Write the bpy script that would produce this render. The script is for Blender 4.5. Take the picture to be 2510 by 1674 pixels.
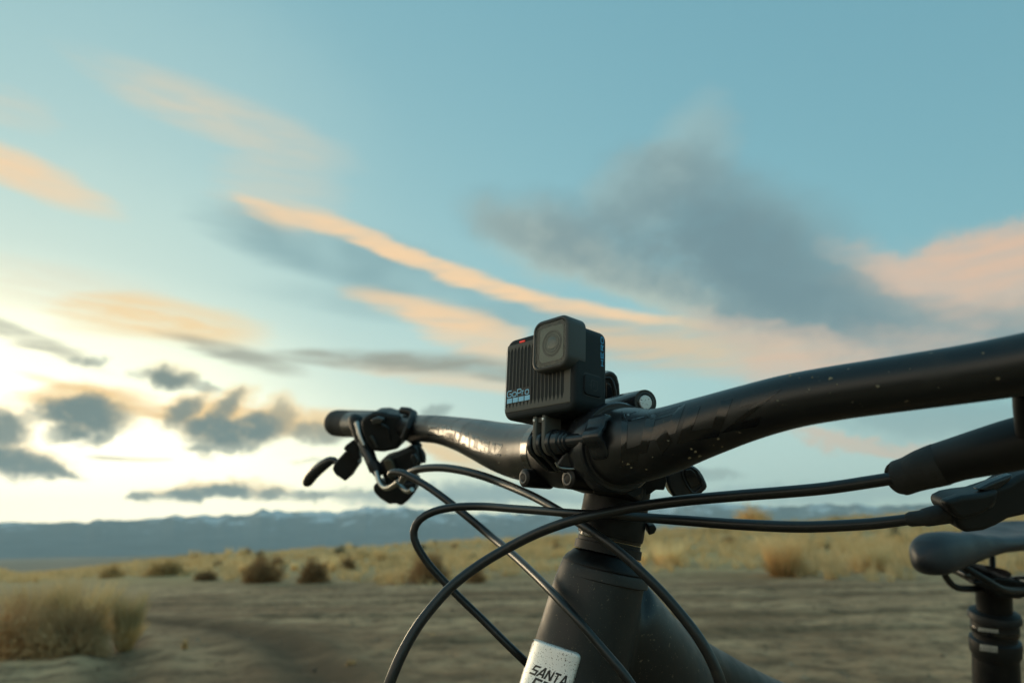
import bpy, bmesh, math, random
import numpy as np
from mathutils import Vector, Matrix, Euler, noise as mnoise

for o in list(bpy.data.objects):
    bpy.data.objects.remove(o)
SC = bpy.context.scene
COL = SC.collection
RAD = math.radians

# ------------------------------------------------------------------ camera
FPX = 1673.3                      # focal length in pixels of the 2510 px wide photograph
PITCH, ROLL = RAD(16.6), RAD(1.0)
CAM = Vector((0, 0, 1.04))
F = Vector((0, math.cos(PITCH), math.sin(PITCH)))
_U0 = Vector((0, -math.sin(PITCH), math.cos(PITCH)))
_R0 = Vector((1, 0, 0))
R = _R0 * math.cos(ROLL) - _U0 * math.sin(ROLL)
U = _R0 * math.sin(ROLL) + _U0 * math.cos(ROLL)
cam_data = bpy.data.cameras.new("camera")
cam = bpy.data.objects.new("camera", cam_data)
COL.objects.link(cam)
cam.matrix_world = Matrix(((R.x, U.x, -F.x, CAM.x), (R.y, U.y, -F.y, CAM.y), (R.z, U.z, -F.z, CAM.z), (0, 0, 0, 1)))
cam_data.sensor_width = 36.0
cam_data.lens = 24.0
cam_data.clip_start = 0.02
cam_data.clip_end = 60000
cam_data.dof.use_dof = True
cam_data.dof.focus_distance = 0.365
cam_data.dof.aperture_fstop = 8.5
SC.camera = cam


def ray(x, y):
    return F + R * ((x - 1255) / FPX) + U * ((837 - y) / FPX)


ZS = 1.0


def P(x, y, z):
    """the point at depth z (metres) seen at photograph pixel (x, y)"""
    return CAM + ray(x, y) * (z * ZS)


def azel(x, y):
    d = ray(x, y).normalized()
    return math.atan2(d.x, d.y), math.asin(d.z)


# ------------------------------------------------------------------ sky
SUN_AZ, SUN_EL = RAD(-36), RAD(7.0)
world = bpy.data.worlds.new("World")
SC.world = world
world.use_nodes = True
nt = world.node_tree
nt.nodes.clear()


def N(tree, kind, **kw):
    n = tree.nodes.new(kind)
    for k, v in kw.items():
        setattr(n, k, v)
    return n


def L(tree, a, b):
    tree.links.new(a, b)


def MATH(tree, op, a, b=None, c=None, clamp=False):
    n = tree.nodes.new('ShaderNodeMath')
    n.operation = op
    n.use_clamp = clamp
    for i, v in enumerate((a, b, c)):
        if v is None:
            continue
        if isinstance(v, (int, float)):
            n.inputs[i].default_value = v
        else:
            tree.links.new(v, n.inputs[i])
    return n.outputs[0]


def lin(r, g, b):
    f = lambda c: ((c / 255 + .055) / 1.055) ** 2.4 if c > 10 else c / 255 / 12.92
    return (f(r), f(g), f(b), 1)


tc = N(nt, 'ShaderNodeTexCoord')
sky = N(nt, 'ShaderNodeTexSky', sky_type='NISHITA', sun_disc=False)
sky.sun_elevation = SUN_EL
sky.sun_rotation = SUN_AZ
sky.altitude = 1400
sky.air_density = 1.0
sky.dust_density = 2.2
sky.ozone_density = 2.5
L(nt, tc.outputs['Generated'], sky.inputs[0])
sep = N(nt, 'ShaderNodeSeparateXYZ')
L(nt, tc.outputs['Generated'], sep.inputs[0])
AZ = MATH(nt, 'ARCTAN2', sep.outputs[0], sep.outputs[1])
EL = MATH(nt, 'ARCSINE', sep.outputs[2])
comb = N(nt, 'ShaderNodeCombineXYZ')
L(nt, AZ, comb.inputs[0])
L(nt, EL, comb.inputs[1])
comb.inputs[2].default_value = 1.0


def warp(src, sx, sy, amp, detail, rough, rot=0.0, seed=0.0):
    mp = N(nt, 'ShaderNodeMapping')
    mp.inputs['Rotation'].default_value = (0, 0, rot)
    mp.inputs['Scale'].default_value = (sx, sy, 1)
    mp.inputs['Location'].default_value = (seed, seed * 1.7, seed)
    L(nt, src, mp.inputs[0])
    ns = N(nt, 'ShaderNodeTexNoise')
    ns.noise_dimensions = '2D'
    ns.inputs['Scale'].default_value = 1
    ns.inputs['Detail'].default_value = detail
    ns.inputs['Roughness'].default_value = rough
    L(nt, mp.outputs[0], ns.inputs['Vector'])
    s = N(nt, 'ShaderNodeVectorMath', operation='SUBTRACT')
    L(nt, ns.outputs['Color'], s.inputs[0])
    s.inputs[1].default_value = (.5, .5, .5)
    m = N(nt, 'ShaderNodeVectorMath', operation='MULTIPLY')
    L(nt, s.outputs[0], m.inputs[0])
    m.inputs[1].default_value = (amp[0], amp[1], 0)
    a = N(nt, 'ShaderNodeVectorMath', operation='ADD')
    L(nt, src, a.inputs[0])
    L(nt, m.outputs[0], a.inputs[1])
    return a.outputs[0], ns.outputs['Fac']


V0 = comb.outputs[0]
VS, NS = warp(V0, 6, 10, (.035, .014), 2, .5, RAD(18), 3.1)          # drawn-out high cloud
VS, NF = warp(VS, 9, 70, (.07, .006), 4, .6, RAD(18), 5.1)
VB, NB = warp(V0, 7, 11, (.08, .07), 6, .66, 0.5, 2.4)                 # big soft cloud
VP, NP = warp(V0, 30, 44, (.034, .026), 5, .66, 0, 8.8)              # small ragged cloud


def blob(src, x, y, hl, hw, ang, k=1.0, soft=.85):
    """one lobe of cloud: an ellipse on the sky given by its centre, half axes (px of the photograph) and slope"""
    e = 6.0
    c = azel(x, y)
    ax, ay = azel(x + e, y), azel(x, y + e)
    J = np.array([[(ax[0] - c[0]) / e, (ay[0] - c[0]) / e], [(ax[1] - c[1]) / e, (ay[1] - c[1]) / e]])
    a = RAD(ang)
    A = np.array([[math.cos(a) / hl, math.sin(a) / hl], [-math.sin(a) / hw, math.cos(a) / hw]])
    M = A @ np.linalg.inv(J)
    off = -M @ np.array(c)
    qs = []
    for i in range(2):
        d = N(nt, 'ShaderNodeVectorMath', operation='DOT_PRODUCT')
        L(nt, src, d.inputs[0])
        d.inputs[1].default_value = (M[i][0], M[i][1], float(off[i]))
        qs.append(d.outputs['Value'])
    r2 = MATH(nt, 'MULTIPLY', qs[0], qs[0])
    r2 = MATH(nt, 'MULTIPLY_ADD', qs[1], qs[1], r2)
    mr = N(nt, 'ShaderNodeMapRange', interpolation_type='SMOOTHSTEP')
    L(nt, r2, mr.inputs['Value'])
    mr.inputs['From Min'].default_value = (1 + soft) ** 2
    mr.inputs['From Max'].default_value = (max(0.0, 1 - soft)) ** 2
    mr.inputs['To Min'].default_value = 1
    mr.inputs['To Max'].default_value = 1 - k
    return mr.outputs[0]


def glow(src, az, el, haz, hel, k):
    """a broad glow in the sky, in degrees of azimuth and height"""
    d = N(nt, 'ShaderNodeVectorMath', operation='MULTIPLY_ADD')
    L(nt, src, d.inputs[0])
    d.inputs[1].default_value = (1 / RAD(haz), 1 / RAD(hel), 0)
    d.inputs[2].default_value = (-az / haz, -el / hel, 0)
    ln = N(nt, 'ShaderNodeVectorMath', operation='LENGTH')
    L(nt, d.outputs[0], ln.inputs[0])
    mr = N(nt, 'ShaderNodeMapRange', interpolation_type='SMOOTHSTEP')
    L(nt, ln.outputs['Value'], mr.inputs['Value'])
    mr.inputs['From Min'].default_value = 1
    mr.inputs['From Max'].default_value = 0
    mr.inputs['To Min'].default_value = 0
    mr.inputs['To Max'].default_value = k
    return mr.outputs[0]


def layer(base, src, col, blobs, soft=.85, mod=None):
    """lay one kind of cloud over what is behind it"""
    keep = None
    for b in blobs:
        m = blob(src, *b, soft=soft)
        keep = m if keep is None else MATH(nt, 'MULTIPLY', keep, m)
    fac = MATH(nt, 'SUBTRACT', 1.0, keep)
    if mod is not None:
        fac = MATH(nt, 'MULTIPLY', fac, mod, clamp=True)
    mx = N(nt, 'ShaderNodeMix', data_type='RGBA')
    L(nt, fac, mx.inputs['Factor'])
    L(nt, base, mx.inputs['A'])
    mx.inputs['B'].default_value = col
    return mx.outputs['Result']

# thin high haze flattens the clear sky's steep fall-off: each channel is compressed
sp = N(nt, 'ShaderNodeSeparateColor')
L(nt, sky.outputs[0], sp.inputs[0])
cc = N(nt, 'ShaderNodeCombineColor')
for i, (ga, ex) in enumerate(((.93, .56), (.99, .40), (.80, .31))):
    v = MATH(nt, 'MULTIPLY', sp.outputs[i], .12)
    v = MATH(nt, 'MAXIMUM', v, .002)
    v = MATH(nt, 'POWER', v, ex)
    L(nt, MATH(nt, 'MULTIPLY', v, ga), cc.inputs[i])
cur = cc.outputs[0]
stk = N(nt, 'ShaderNodeMapRange')
L(nt, NS, stk.inputs['Value'])
stk.inputs['From Min'].default_value = .25
stk.inputs['From Max'].default_value = .6
stk.inputs['To Min'].default_value = .45
stk.inputs['To Max'].default_value = 1.0
STK = stk.outputs[0]


def rmap(v, a_, b_, lo, hi):
    mr = N(nt, 'ShaderNodeMapRange', interpolation_type='SMOOTHSTEP')
    L(nt, v, mr.inputs['Value'])
    for q, val in (('From Min', a_), ('From Max', b_), ('To Min', lo), ('To Max', hi)):
        mr.inputs[q].default_value = val
    return mr.outputs[0]


FINE = rmap(NF, .30, .62, .55, 1.0)
RAG = rmap(NP, .30, .50, .80, 1.0)
# the glow where the sun has gone down behind the range: brighter than the film can hold
cur = layer(cur, V0, (1.9, 1.80, 1.22, 1), [(-300, 1190, 1500, 330, 3, .62), (60, 1110, 760, 270, 2, .62)], soft=1.0)
for gz_, gc in ((glow(V0, -100, 6, 80, 34, .85), (1.8, 1.42, .95, 1)), (glow(V0, -150, 12, 62, 40, .6), (1.15, .92, .66, 1)), (glow(V0, -34, 3, 34, 16, .5), (2.6, 2.3, 1.7, 1))):  # the glow behind the view is added to warm the grass and camera front
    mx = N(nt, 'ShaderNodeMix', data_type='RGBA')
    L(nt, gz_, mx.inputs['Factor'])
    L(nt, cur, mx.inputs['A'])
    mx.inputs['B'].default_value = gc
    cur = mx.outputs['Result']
# pale veils of the highest cloud
cur = layer(cur, VB, lin(200, 226, 218), [
    (150, 300, 560, 300, 10, .20), (480, 700, 460, 150, 15, .28), (1500, 960, 500, 120, 0, .30),
    (1750, 1150, 620, 80, 0, .5), (2000, 1180, 500, 70, 0, .4), (1120, 980, 300, 100, 0, .4), (700, 900, 400, 120, 5, .35)], soft=1.0)
cur = layer(cur, VS, lin(232, 208, 176), [
    (560, 296, 210, 40, 21, .42), (430, 245, 130, 28, 22, .2), (690, 470, 100, 70, 10, .28), (30, 270, 70, 30, 20, .25), (100, 700, 200, 40, 8, .3)], soft=1.0, mod=FINE)
# blue-grey shade of the middle cloud
cur = layer(cur, VS, lin(128, 164, 170), [
    (830, 622, 200, 48, 15, .75), (1080, 715, 260, 40, 14, .6), (1300, 790, 280, 36, 10, .4), (1000, 760, 220, 24, 6, .35), (1420, 880, 200, 24, 4, .25)], soft=1.0, mod=STK)
# peach streaks lit from below the horizon
cur = layer(cur, VS, lin(250, 213, 168), [
    (665, 524, 50, 18, 25, .4), (785, 550, 120, 14, 18, .75), (960, 612, 150, 16, 23, .92), (1150, 688, 165, 17, 19, .95),
    (1370, 742, 170, 14, 11, .9), (1600, 780, 120, 10, 10, .72),
    (1060, 770, 130, 20, 14, .85), (1170, 826, 120, 36, 22, .75),
    (1120, 932, 190, 15, 8, .55), (70, 434, 150, 30, 22, .72), (0, 395, 80, 28, 20, .6)], soft=1.0, mod=rmap(NF, .25, .6, .72, 1.0))
cur = layer(cur, VS, lin(255, 214, 150), [
    (430, 790, 150, 36, 9, .8), (290, 770, 100, 36, 0, .4), (300, 985, 150, 13, 15, .95), (690, 1026, 190, 24, 3, .8),
    (1110, 1112, 110, 14, 20, .8), (215, 972, 110, 18, 0, .8)], soft=.95, mod=FINE)
cur = layer(cur, VS, lin(224, 198, 162), [(1640, 842, 180, 36, 6, .75), (1700, 884, 160, 30, 2, .45), (1500, 825, 100, 16, 8, .6)], soft=.95, mod=FINE)
cur = layer(cur, VB, lin(226, 190, 162), [
    (2420, 632, 300, 44, -11, .85), (2480, 700, 240, 90, 0, .65), (1950, 850, 180, 40, 14, .62), (2060, 900, 200, 60, 0, .4),
    (1950, 905, 80, 60, 40, .5), (2140, 1092, 140, 13, 6, .7), (2330, 800, 260, 80, 0, .45)], soft=.95, mod=rmap(NF, .3, .62, .8, 1.0))
# the big slate cloud on the right, with a pale fringe where light catches it
cur = layer(cur, VB, lin(196, 196, 176), [(1330, 590, 100, 60, 20, .45), (1480, 660, 220, 40, 22, .45), (1700, 760, 220, 36, 20, .45), (1560, 470, 90, 60, -30, .3), (1700, 360, 90, 60, -60, .25)], soft=1.0)
cur = layer(cur, VB, lin(122, 149, 155), [
    (1690, 530, 170, 100, 20, .62), (1800, 600, 210, 130, 24, .70), (1940, 690, 190, 95, 27, .76), (1500, 600, 240, 66, 12, .68),
    (1690, 668, 260, 60, 14, .6), (2120, 790, 280, 58, 8, .8), (2350, 800, 220, 50, 0, .5), (1680, 440, 100, 60, -20, .28),
    (1740, 350, 80, 44, -50, .14), (1330, 585, 110, 44, 14, .36), (2330, 1030, 280, 44, 4, .5), (2450, 880, 220, 40, 0, .45)], soft=.9, mod=rmap(NB, .30, .55, .70, 1.0))
cur = layer(cur, VB, lin(106, 137, 147), [(1790, 560, 120, 60, 20, .45), (1860, 640, 150, 60, 25, .5), (1990, 740, 150, 34, 20, .4)], soft=1.0)
cur = layer(cur, VB, lin(214, 190, 170), [(2240, 700, 120, 34, 30, .5), (2330, 860, 160, 30, 10, .45), (1880, 820, 150, 22, 12, .45), (2120, 640, 90, 20, 20, .3)], soft=1.0, mod=FINE)
# brownish drawn-out bars
cur = layer(cur, VS, lin(152, 152, 138), [
    (585, 870, 125, 18, 14, .8), (850, 878, 150, 14, 3, .65), (1080, 894, 200, 20, 4, .85), (1225, 915, 90, 16, 10, .65),
    (60, 828, 145, 16, 22, .75), (310, 1123, 62, 4.5, 1, .85)], soft=.85, mod=FINE)
# burning rims of the small clouds
cur = layer(cur, VP, lin(255, 212, 140), [
    (210, 1002, 104, 44, 4, .8), (45, 1118, 112, 26, 10, .55), (418, 918, 52, 22, 6, .4), (455, 998, 60, 24, -30, .7), (545, 1000, 76, 24, -30, .75), (580, 1046, 112, 34, 2, .8),
    (690, 1010, 40, 36, 0, .6), (500, 1198, 116, 14, -5, .7), (664, 1204, 42, 15, 0, .6), (785, 1046, 76, 26, 0, .6), (10, 1036, 58, 44, 30, .5)], soft=.7)
# small ragged low clouds against the glow
cur = layer(cur, VP, lin(112, 130, 128), [
    (208, 1014, 96, 38, 2, 1), (215, 1048, 70, 34, 0, .95), (175, 1002, 70, 26, -8, .9), (10, 1050, 52, 44, 30, .95), (75, 1022, 60, 11, 0, .5), (250, 1070, 20, 22, 0, .8), (160, 1060, 50, 22, 0, .7),
    (40, 1132, 110, 26, 10, 1), (130, 1150, 64, 13, 14, .9), (70, 1162, 70, 14, 0, .5),
    (415, 928, 46, 22, 6, .95), (495, 942, 46, 12, 20, .6), (342, 920, 28, 10, 0, .4),
    (450, 1008, 50, 20, -35, .9), (540, 1010, 68, 18, -38, .85), (570, 1062, 104, 32, 2, 1), (630, 1048, 54, 30, -15, .95), (500, 1040, 60, 20, 0, .6),
    (690, 1022, 30, 32, 0, .6), (550, 1098, 80, 9, 0, .7), (500, 1105, 26, 14, 30, .5),
    (785, 1060, 66, 24, 0, .75), (500, 1209, 108, 14, -5, 1), (565, 1202, 50, 13, -3, 1), (350, 1217, 36, 8, 0, .9),
    (664, 1212, 36, 15, 0, .9), (758, 1216, 52, 12, 0, .85), (850, 1208, 76, 11, 0, .6), (1070, 1004, 32, 14, -20, .6),
    (190, 885, 26, 9, 0, .45), (236, 884, 26, 11, 0, .6), (755, 1128, 36, 5, 0, .4), (1745, 1162, 62, 13, 2, .45)], soft=.5, mod=RAG)
cur = layer(cur, VP, lin(132, 162, 166), [
    (1160, 1210, 190, 20, 0, .85), (990, 1222, 130, 14, 0, .6), (1500, 1225, 200, 12, 0, .5), (2000, 1210, 250, 18, 0, .4)], soft=.7)

bg = N(nt, 'ShaderNodeBackground')
bg.inputs['Strength'].default_value = 0.12
gainv = N(nt, 'ShaderNodeVectorMath', operation='SCALE')
gainv.inputs['Scale'].default_value = 1 / .12
L(nt, cur, gainv.inputs[0])
out = N(nt, 'ShaderNodeOutputWorld')
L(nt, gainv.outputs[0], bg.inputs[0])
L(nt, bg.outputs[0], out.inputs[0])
world.cycles.sampling_method = 'MANUAL'
world.cycles.sample_map_resolution = 1024

sun_data = bpy.data.lights.new("sun", 'SUN')
sun_data.energy = 1.3
sun_data.angle = RAD(20)
sun_data.color = (1.0, .76, .48)
sun = bpy.data.objects.new("sun", sun_data)
COL.objects.link(sun)
_sd = Vector((math.sin(SUN_AZ) * math.cos(SUN_EL), math.cos(SUN_AZ) * math.cos(SUN_EL), math.sin(SUN_EL)))
sun.rotation_euler = _sd.to_track_quat('Z', 'Y').to_euler()
SC.view_settings.view_transform = 'Standard'
SC.view_settings.look = 'None'
SC.view_settings.exposure = 0.06
SC.view_settings.gamma = 1
SC.view_settings.use_curve_mapping = False
SC.cycles.volume_bounces = 2

# ------------------------------------------------------------------ materials
def material(name, col, rough=.5, metal=0.0, coat=0.0, spec=.5, bump=None, specks=None, vary=None, emit=None):
    m = bpy.data.materials.new(name)
    m.use_nodes = True
    t = m.node_tree
    b = t.nodes['Principled BSDF']
    c = tuple(col) + (1,) if len(col) == 3 else tuple(col)
    b.inputs['Base Color'].default_value = c
    b.inputs['Roughness'].default_value = rough
    b.inputs['Metallic'].default_value = metal
    b.inputs['Coat Weight'].default_value = coat
    b.inputs['Coat Roughness'].default_value = .08
    b.inputs['Specular IOR Level'].default_value = spec
    g = N(t, 'ShaderNodeNewGeometry')
    if emit:
        b.inputs['Emission Color'].default_value = emit[0]
        b.inputs['Emission Strength'].default_value = emit[1]
    csock = None
    if vary:                                     # slow blotches of a second colour
        ns = N(t, 'ShaderNodeTexNoise')
        ns.inputs['Scale'].default_value = vary[1]
        ns.inputs['Detail'].default_value = 6
        ns.inputs['Roughness'].default_value = .65
        L(t, g.outputs['Position'], ns.inputs['Vector'])
        mr = N(t, 'ShaderNodeMapRange')
        mr.inputs['From Min'].default_value = vary[2]
        mr.inputs['From Max'].default_value = vary[3]
        L(t, ns.outputs['Fac'], mr.inputs['Value'])
        mx = N(t, 'ShaderNodeMix', data_type='RGBA')
        mx.inputs['A'].default_value = c
        mx.inputs['B'].default_value = tuple(vary[0]) + (1,)
        L(t, mr.outputs[0], mx.inputs['Factor'])
        csock = mx.outputs['Result']
        rr = N(t, 'ShaderNodeMapRange')
        rr.inputs['To Min'].default_value = rough
        rr.inputs['To Max'].default_value = min(1, rough + .18)
        L(t, mr.outputs[0], rr.inputs['Value'])
        L(t, rr.outputs[0], b.inputs['Roughness'])
    for sc_, thr, scol in (specks or ()):        # dried mud spots and chips
        ns = N(t, 'ShaderNodeTexNoise')
        ns.inputs['Scale'].default_value = sc_
        ns.inputs['Detail'].default_value = 3
        ns.inputs['Roughness'].default_value = .6
        L(t, g.outputs['Position'], ns.inputs['Vector'])
        mr = N(t, 'ShaderNodeMapRange')
        mr.inputs['From Min'].default_value = thr
        mr.inputs['From Max'].default_value = thr + .025
        L(t, ns.outputs['Fac'], mr.inputs['Value'])
        mx = N(t, 'ShaderNodeMix', data_type='RGBA')
        if csock is not None:
            L(t, csock, mx.inputs['A'])
        else:
            mx.inputs['A'].default_value = c
        mx.inputs['B'].default_value = tuple(scol) + (1,)
        L(t, mr.outputs[0], mx.inputs['Factor'])
        csock = mx.outputs['Result']
    if csock is not None:
        L(t, csock, b.inputs['Base Color'])
    if bump:
        ns = N(t, 'ShaderNodeTexNoise')
        ns.inputs['Scale'].default_value = bump[0]
        ns.inputs['Detail'].default_value = 4
        L(t, g.outputs['Position'], ns.inputs['Vector'])
        bp = N(t, 'ShaderNodeBump')
        bp.inputs['Strength'].default_value = bump[1]
        bp.inputs['Distance'].default_value = bump[2]
        L(t, ns.outputs['Fac'], bp.inputs['Height'])
        L(t, bp.outputs[0], b.inputs['Normal'])
    return m


MUD = (.20, .16, .10)
M_FRAME = material("frame_paint", (.013, .0145, .0155), .44, spec=.5, specks=[(420, .665, (.13, .105, .07)), (1400, .69, (.20, .17, .12))], vary=((.024, .0235, .0215), 30, .45, .7), bump=(2500, .10, .0002))
M_BAR = material("bar_carbon", (.009, .010, .0115), .32, spec=.55, specks=[(330, .70, (.22, .19, .13)), (1100, .72, (.14, .12, .09))], vary=((.022, .021, .019), 40, .5, .72), bump=(3000, .10, .0002))
M_GLOSS = material("gloss_black", (.006, .006, .007), .15, spec=.6)
M_STEM = material("stem_black", (.006, .006, .0065), .42, spec=.28, vary=((.018, .017, .015), 60, .52, .75))
M_BLACK = material("black_plastic", (.009, .0095, .010), .5, spec=.35, bump=(2500, .2, .0002))
M_MOUNT = material("mount_plastic", (.016, .018, .021), .24, spec=.5, bump=(1800, .12, .0002))
M_RUBBER = material("rubber", (.020, .020, .019), .68, bump=(900, .4, .0006))
M_HOSE = material("hose_black", (.013, .014, .015), .33, spec=.55, vary=((.03, .027, .02), 90, .56, .72), bump=(2200, .12, .0002))
M_STEEL = material("steel", (.42, .42, .40), .28, metal=1.0)
M_DARKSTEEL = material("dark_steel", (.10, .10, .10), .35, metal=.9)
M_SILVER = material("brushed_silver", (.72, .75, .75), .42, metal=.55, specks=[(1300, .62, (.03, .03, .022)), (520, .655, (.05, .045, .03))], bump=(1500, .1, .0002))
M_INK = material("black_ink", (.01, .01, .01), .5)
M_SADDLE = material("saddle_cover", (.016, .020, .027), .42, vary=((.026, .03, .034), 25, .45, .7), bump=(1200, .25, .0005))
M_BODY = material("camera_body", (.014, .0185, .0205), .6, spec=.22, bump=(1800, .35, .0003))
M_PANEL = material("camera_panel", (.115, .110, .095), .55, spec=.3, bump=(2200, .3, .0002))
M_BEZEL = material("bezel", (.055, .056, .053), .42, spec=.4, bump=(2200, .2, .0002))
M_BLUE = material("logo_blue", (.28, .66, .92), .45)
M_DEEPBLUE = material("word_blue", (.05, .42, .75), .45)
M_RED = material("red_lamp", (.7, .03, .02), .4, emit=((1, .06, .04, 1), .35))
M_LENSPLATE = material("lens_plate", (.15, .155, .135), .35)
M_LENSDARK = material("lens_dark", (.004, .006, .003), .25)
M_LENSRING = material("lens_ring", (.006, .007, .007), .3)


def glass_mat(name, col, fac, rough):
    m = bpy.data.materials.new(name)
    m.use_nodes = True
    t = m.node_tree
    t.nodes.clear()
    tr = N(t, 'ShaderNodeBsdfTransparent')
    tr.inputs[0].default_value = col
    gl = N(t, 'ShaderNodeBsdfGlossy')
    gl.inputs['Roughness'].default_value = rough
    mx = N(t, 'ShaderNodeMixShader')
    fr = N(t, 'ShaderNodeLayerWeight')
    fr.inputs[0].default_value = .5
    L(t, MATH(t, 'MULTIPLY_ADD', MATH(t, 'POWER', fr.outputs['Facing'], 4.0), .4, fac), mx.inputs[0])
    o = N(t, 'ShaderNodeOutputMaterial')
    L(t, tr.outputs[0], mx.inputs[1])
    L(t, gl.outputs[0], mx.inputs[2])
    L(t, mx.outputs[0], o.inputs[0])
    return m


M_GLASS = glass_mat("cover_glass", (.93, .95, .93, 1), .014, .02)


# ------------------------------------------------------------------ mesh helpers
def root(name, loc, label, cat, group=None):
    o = bpy.data.objects.new(name, None)
    o.empty_display_size = .05
    o.location = loc
    COL.objects.link(o)
    o['label'] = label
    o['category'] = cat
    if group:
        o['group'] = group
    return o


def origin(o):
    v = Vector((0, 0, 0))
    while o is not None:
        v = v + o.location
        o = o.parent
    return v


def obj(name, verts, faces, mat, parent=None, smooth=True, label=None, fixn=True):
    """one mesh object; the vertices come in world coordinates"""
    me = bpy.data.meshes.new(name)
    off = origin(parent) if parent else Vector((0, 0, 0))
    v = np.asarray([tuple(p) for p in verts], float) - np.array(off)
    me.from_pydata(v.tolist(), [], [tuple(int(i) for i in f) for f in faces])
    me.validate()
    o = bpy.data.objects.new(name, me)
    COL.objects.link(o)
    if parent:
        o.parent = parent
    for mm in (mat if isinstance(mat, (list, tuple)) else [mat]):
        me.materials.append(mm)
    if smooth:
        me.polygons.foreach_set('use_smooth', [True] * len(me.polygons))
        try:
            me.set_sharp_from_angle(angle=RAD(38))
        except Exception:
            pass
    if label:
        o['label'] = label
    if fixn and len(faces) < 60000:
        fix_normals(o)
    return o


class MB:
    """collects shapes for ONE mesh"""
    def __init__(s):
        s.v, s.f = [], []

    def add(s, vf):
        n = len(s.v)
        s.v += [Vector(p) for p in vf[0]]
        s.f += [[i + n for i in f] for f in vf[1]]
        return s

    def build(s, name, mat, parent=None, **k):
        return obj(name, s.v, s.f, mat, parent, **k)


def spline(pts, step):
    """Catmull-Rom through rows of numbers, resampled"""
    p = np.array(pts, float)
    q = np.vstack([2 * p[0] - p[1], p, 2 * p[-1] - p[-2]])
    out = []
    for i in range(1, len(q) - 2):
        d = np.linalg.norm((q[i + 1] - q[i])[:3])
        n = max(2, int(d / step))
        for k in range(n):
            t = k / n
            a, b, c, e = q[i - 1], q[i], q[i + 1], q[i + 2]
            out.append(.5 * ((2 * b) + (c - a) * t + (2 * a - 5 * b + 4 * c - e) * t * t + (3 * b - a - 3 * c + e) * t ** 3))
    out.append(p[-1])
    return np.array(out)


def sweep(pts, radii, n=18, caps=True, flat=None):
    """tube along points; flat=(direction, factor) squashes the section along a direction"""
    pts = [Vector(p) for p in pts]
    v, f = [], []
    T = []
    for i in range(len(pts)):
        T.append((pts[min(i + 1, len(pts) - 1)] - pts[max(i - 1, 0)]).normalized())
    a = Vector((0, 0, 1)) if abs(T[0].z) < .9 else Vector((1, 0, 0))
    e1 = (a - T[0] * a.dot(T[0])).normalized()
    for i, p in enumerate(pts):
        e1 = (e1 - T[i] * e1.dot(T[i])).normalized()
        e2 = T[i].cross(e1)
        r = radii[i] if hasattr(radii, '__len__') else radii
        for k in range(n):
            an = 2 * math.pi * k / n
            d = (e1 * math.cos(an) + e2 * math.sin(an)) * r
            if flat:
                fd = flat[0]
                d = d - fd * d.dot(fd) * (1 - flat[1])
            v.append(p + d)
    for i in range(len(pts) - 1):
        for k in range(n):
            k2 = (k + 1) % n
            f.append([i * n + k, i * n + k2, (i + 1) * n + k2, (i + 1) * n + k])
    if caps:
        f.append(list(range(n))[::-1])
        f.append([(len(pts) - 1) * n + k for k in range(n)])
    return v, f


def px_tube(rows, step=.004, n=18, caps=True):
    """rows of (x px, y px, width px, depth m) -> smooth tube of real radius"""
    pr = []
    for x, y, w, z in rows:
        p = P(x, y, z)
        pr.append((p.x, p.y, p.z, w * z * ZS / FPX / 2))
    s = spline(pr, step)
    return sweep([r[:3] for r in s], [r[3] for r in s], n, caps)


def lathe(p0, axis, prof, n=40, caps=True):
    """profile rows (distance along the axis, radius)"""
    axis = Vector(axis).normalized()
    a = Vector((0, 0, 1)) if abs(axis.z) < .9 else Vector((1, 0, 0))
    e1 = (a - axis * a.dot(axis)).normalized()
    e2 = axis.cross(e1)
    v, f = [], []
    for t, r in prof:
        for k in range(n):
            an = 2 * math.pi * k / n
            v.append(Vector(p0) + axis * t * ZS + (e1 * math.cos(an) + e2 * math.sin(an)) * max(r, 1e-5) * ZS)
    for i in range(len(prof) - 1):
        for k in range(n):
            k2 = (k + 1) % n
            f.append([i * n + k, i * n + k2, (i + 1) * n + k2, (i + 1) * n + k])
    if caps:
        f.append(list(range(n))[::-1])
        f.append([(len(prof) - 1) * n + k for k in range(n)])
    return v, f


def slab(name, poly, z, thick, mat, parent, bev=.0015, direction=None, scale_back=1.0, label=None):
    """solid piece: an outline seen at pixels, standing at depth z, with its own thickness"""
    d = (direction or F)
    thick = thick * ZS
    pts = [P(x, y, z) for x, y in poly]
    c = sum(pts, Vector()) / len(pts)
    a = [p - d * thick / 2 for p in pts]
    b = [c + (p - c) * scale_back + d * thick / 2 for p in pts]
    n = len(poly)
    f = [list(range(n)), [n + i for i in range(n)][::-1]]
    for i in range(n):
        f.append([i, (i + 1) % n, n + (i + 1) % n, n + i][::-1])
    o = obj(name, a + b, f, mat, parent, smooth=True, label=label)
    fix_normals(o)
    if bev:
        m = o.modifiers.new("bevel", 'BEVEL')
        m.width = bev
        m.segments = 4
        m.limit_method = 'ANGLE'
        m.angle_limit = RAD(25)
        m.harden_normals = False
    return o


def fix_normals(o):
    bm = bmesh.new()
    bm.from_mesh(o.data)
    bmesh.ops.recalc_face_normals(bm, faces=bm.faces)
    bm.to_mesh(o.data)
    bm.free()


def hull(points):
    bm = bmesh.new()
    for p in points:
        bm.verts.new(p)
    bmesh.ops.convex_hull(bm, input=bm.verts)
    loose = [v for v in bm.verts if not v.link_faces]
    bmesh.ops.delete(bm, geom=loose, context='VERTS')
    bm.verts.index_update()
    v = [v.co.copy() for v in bm.verts]
    f = [[q.index for q in fc.verts] for fc in bm.faces]
    bm.free()
    return v, f


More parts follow.
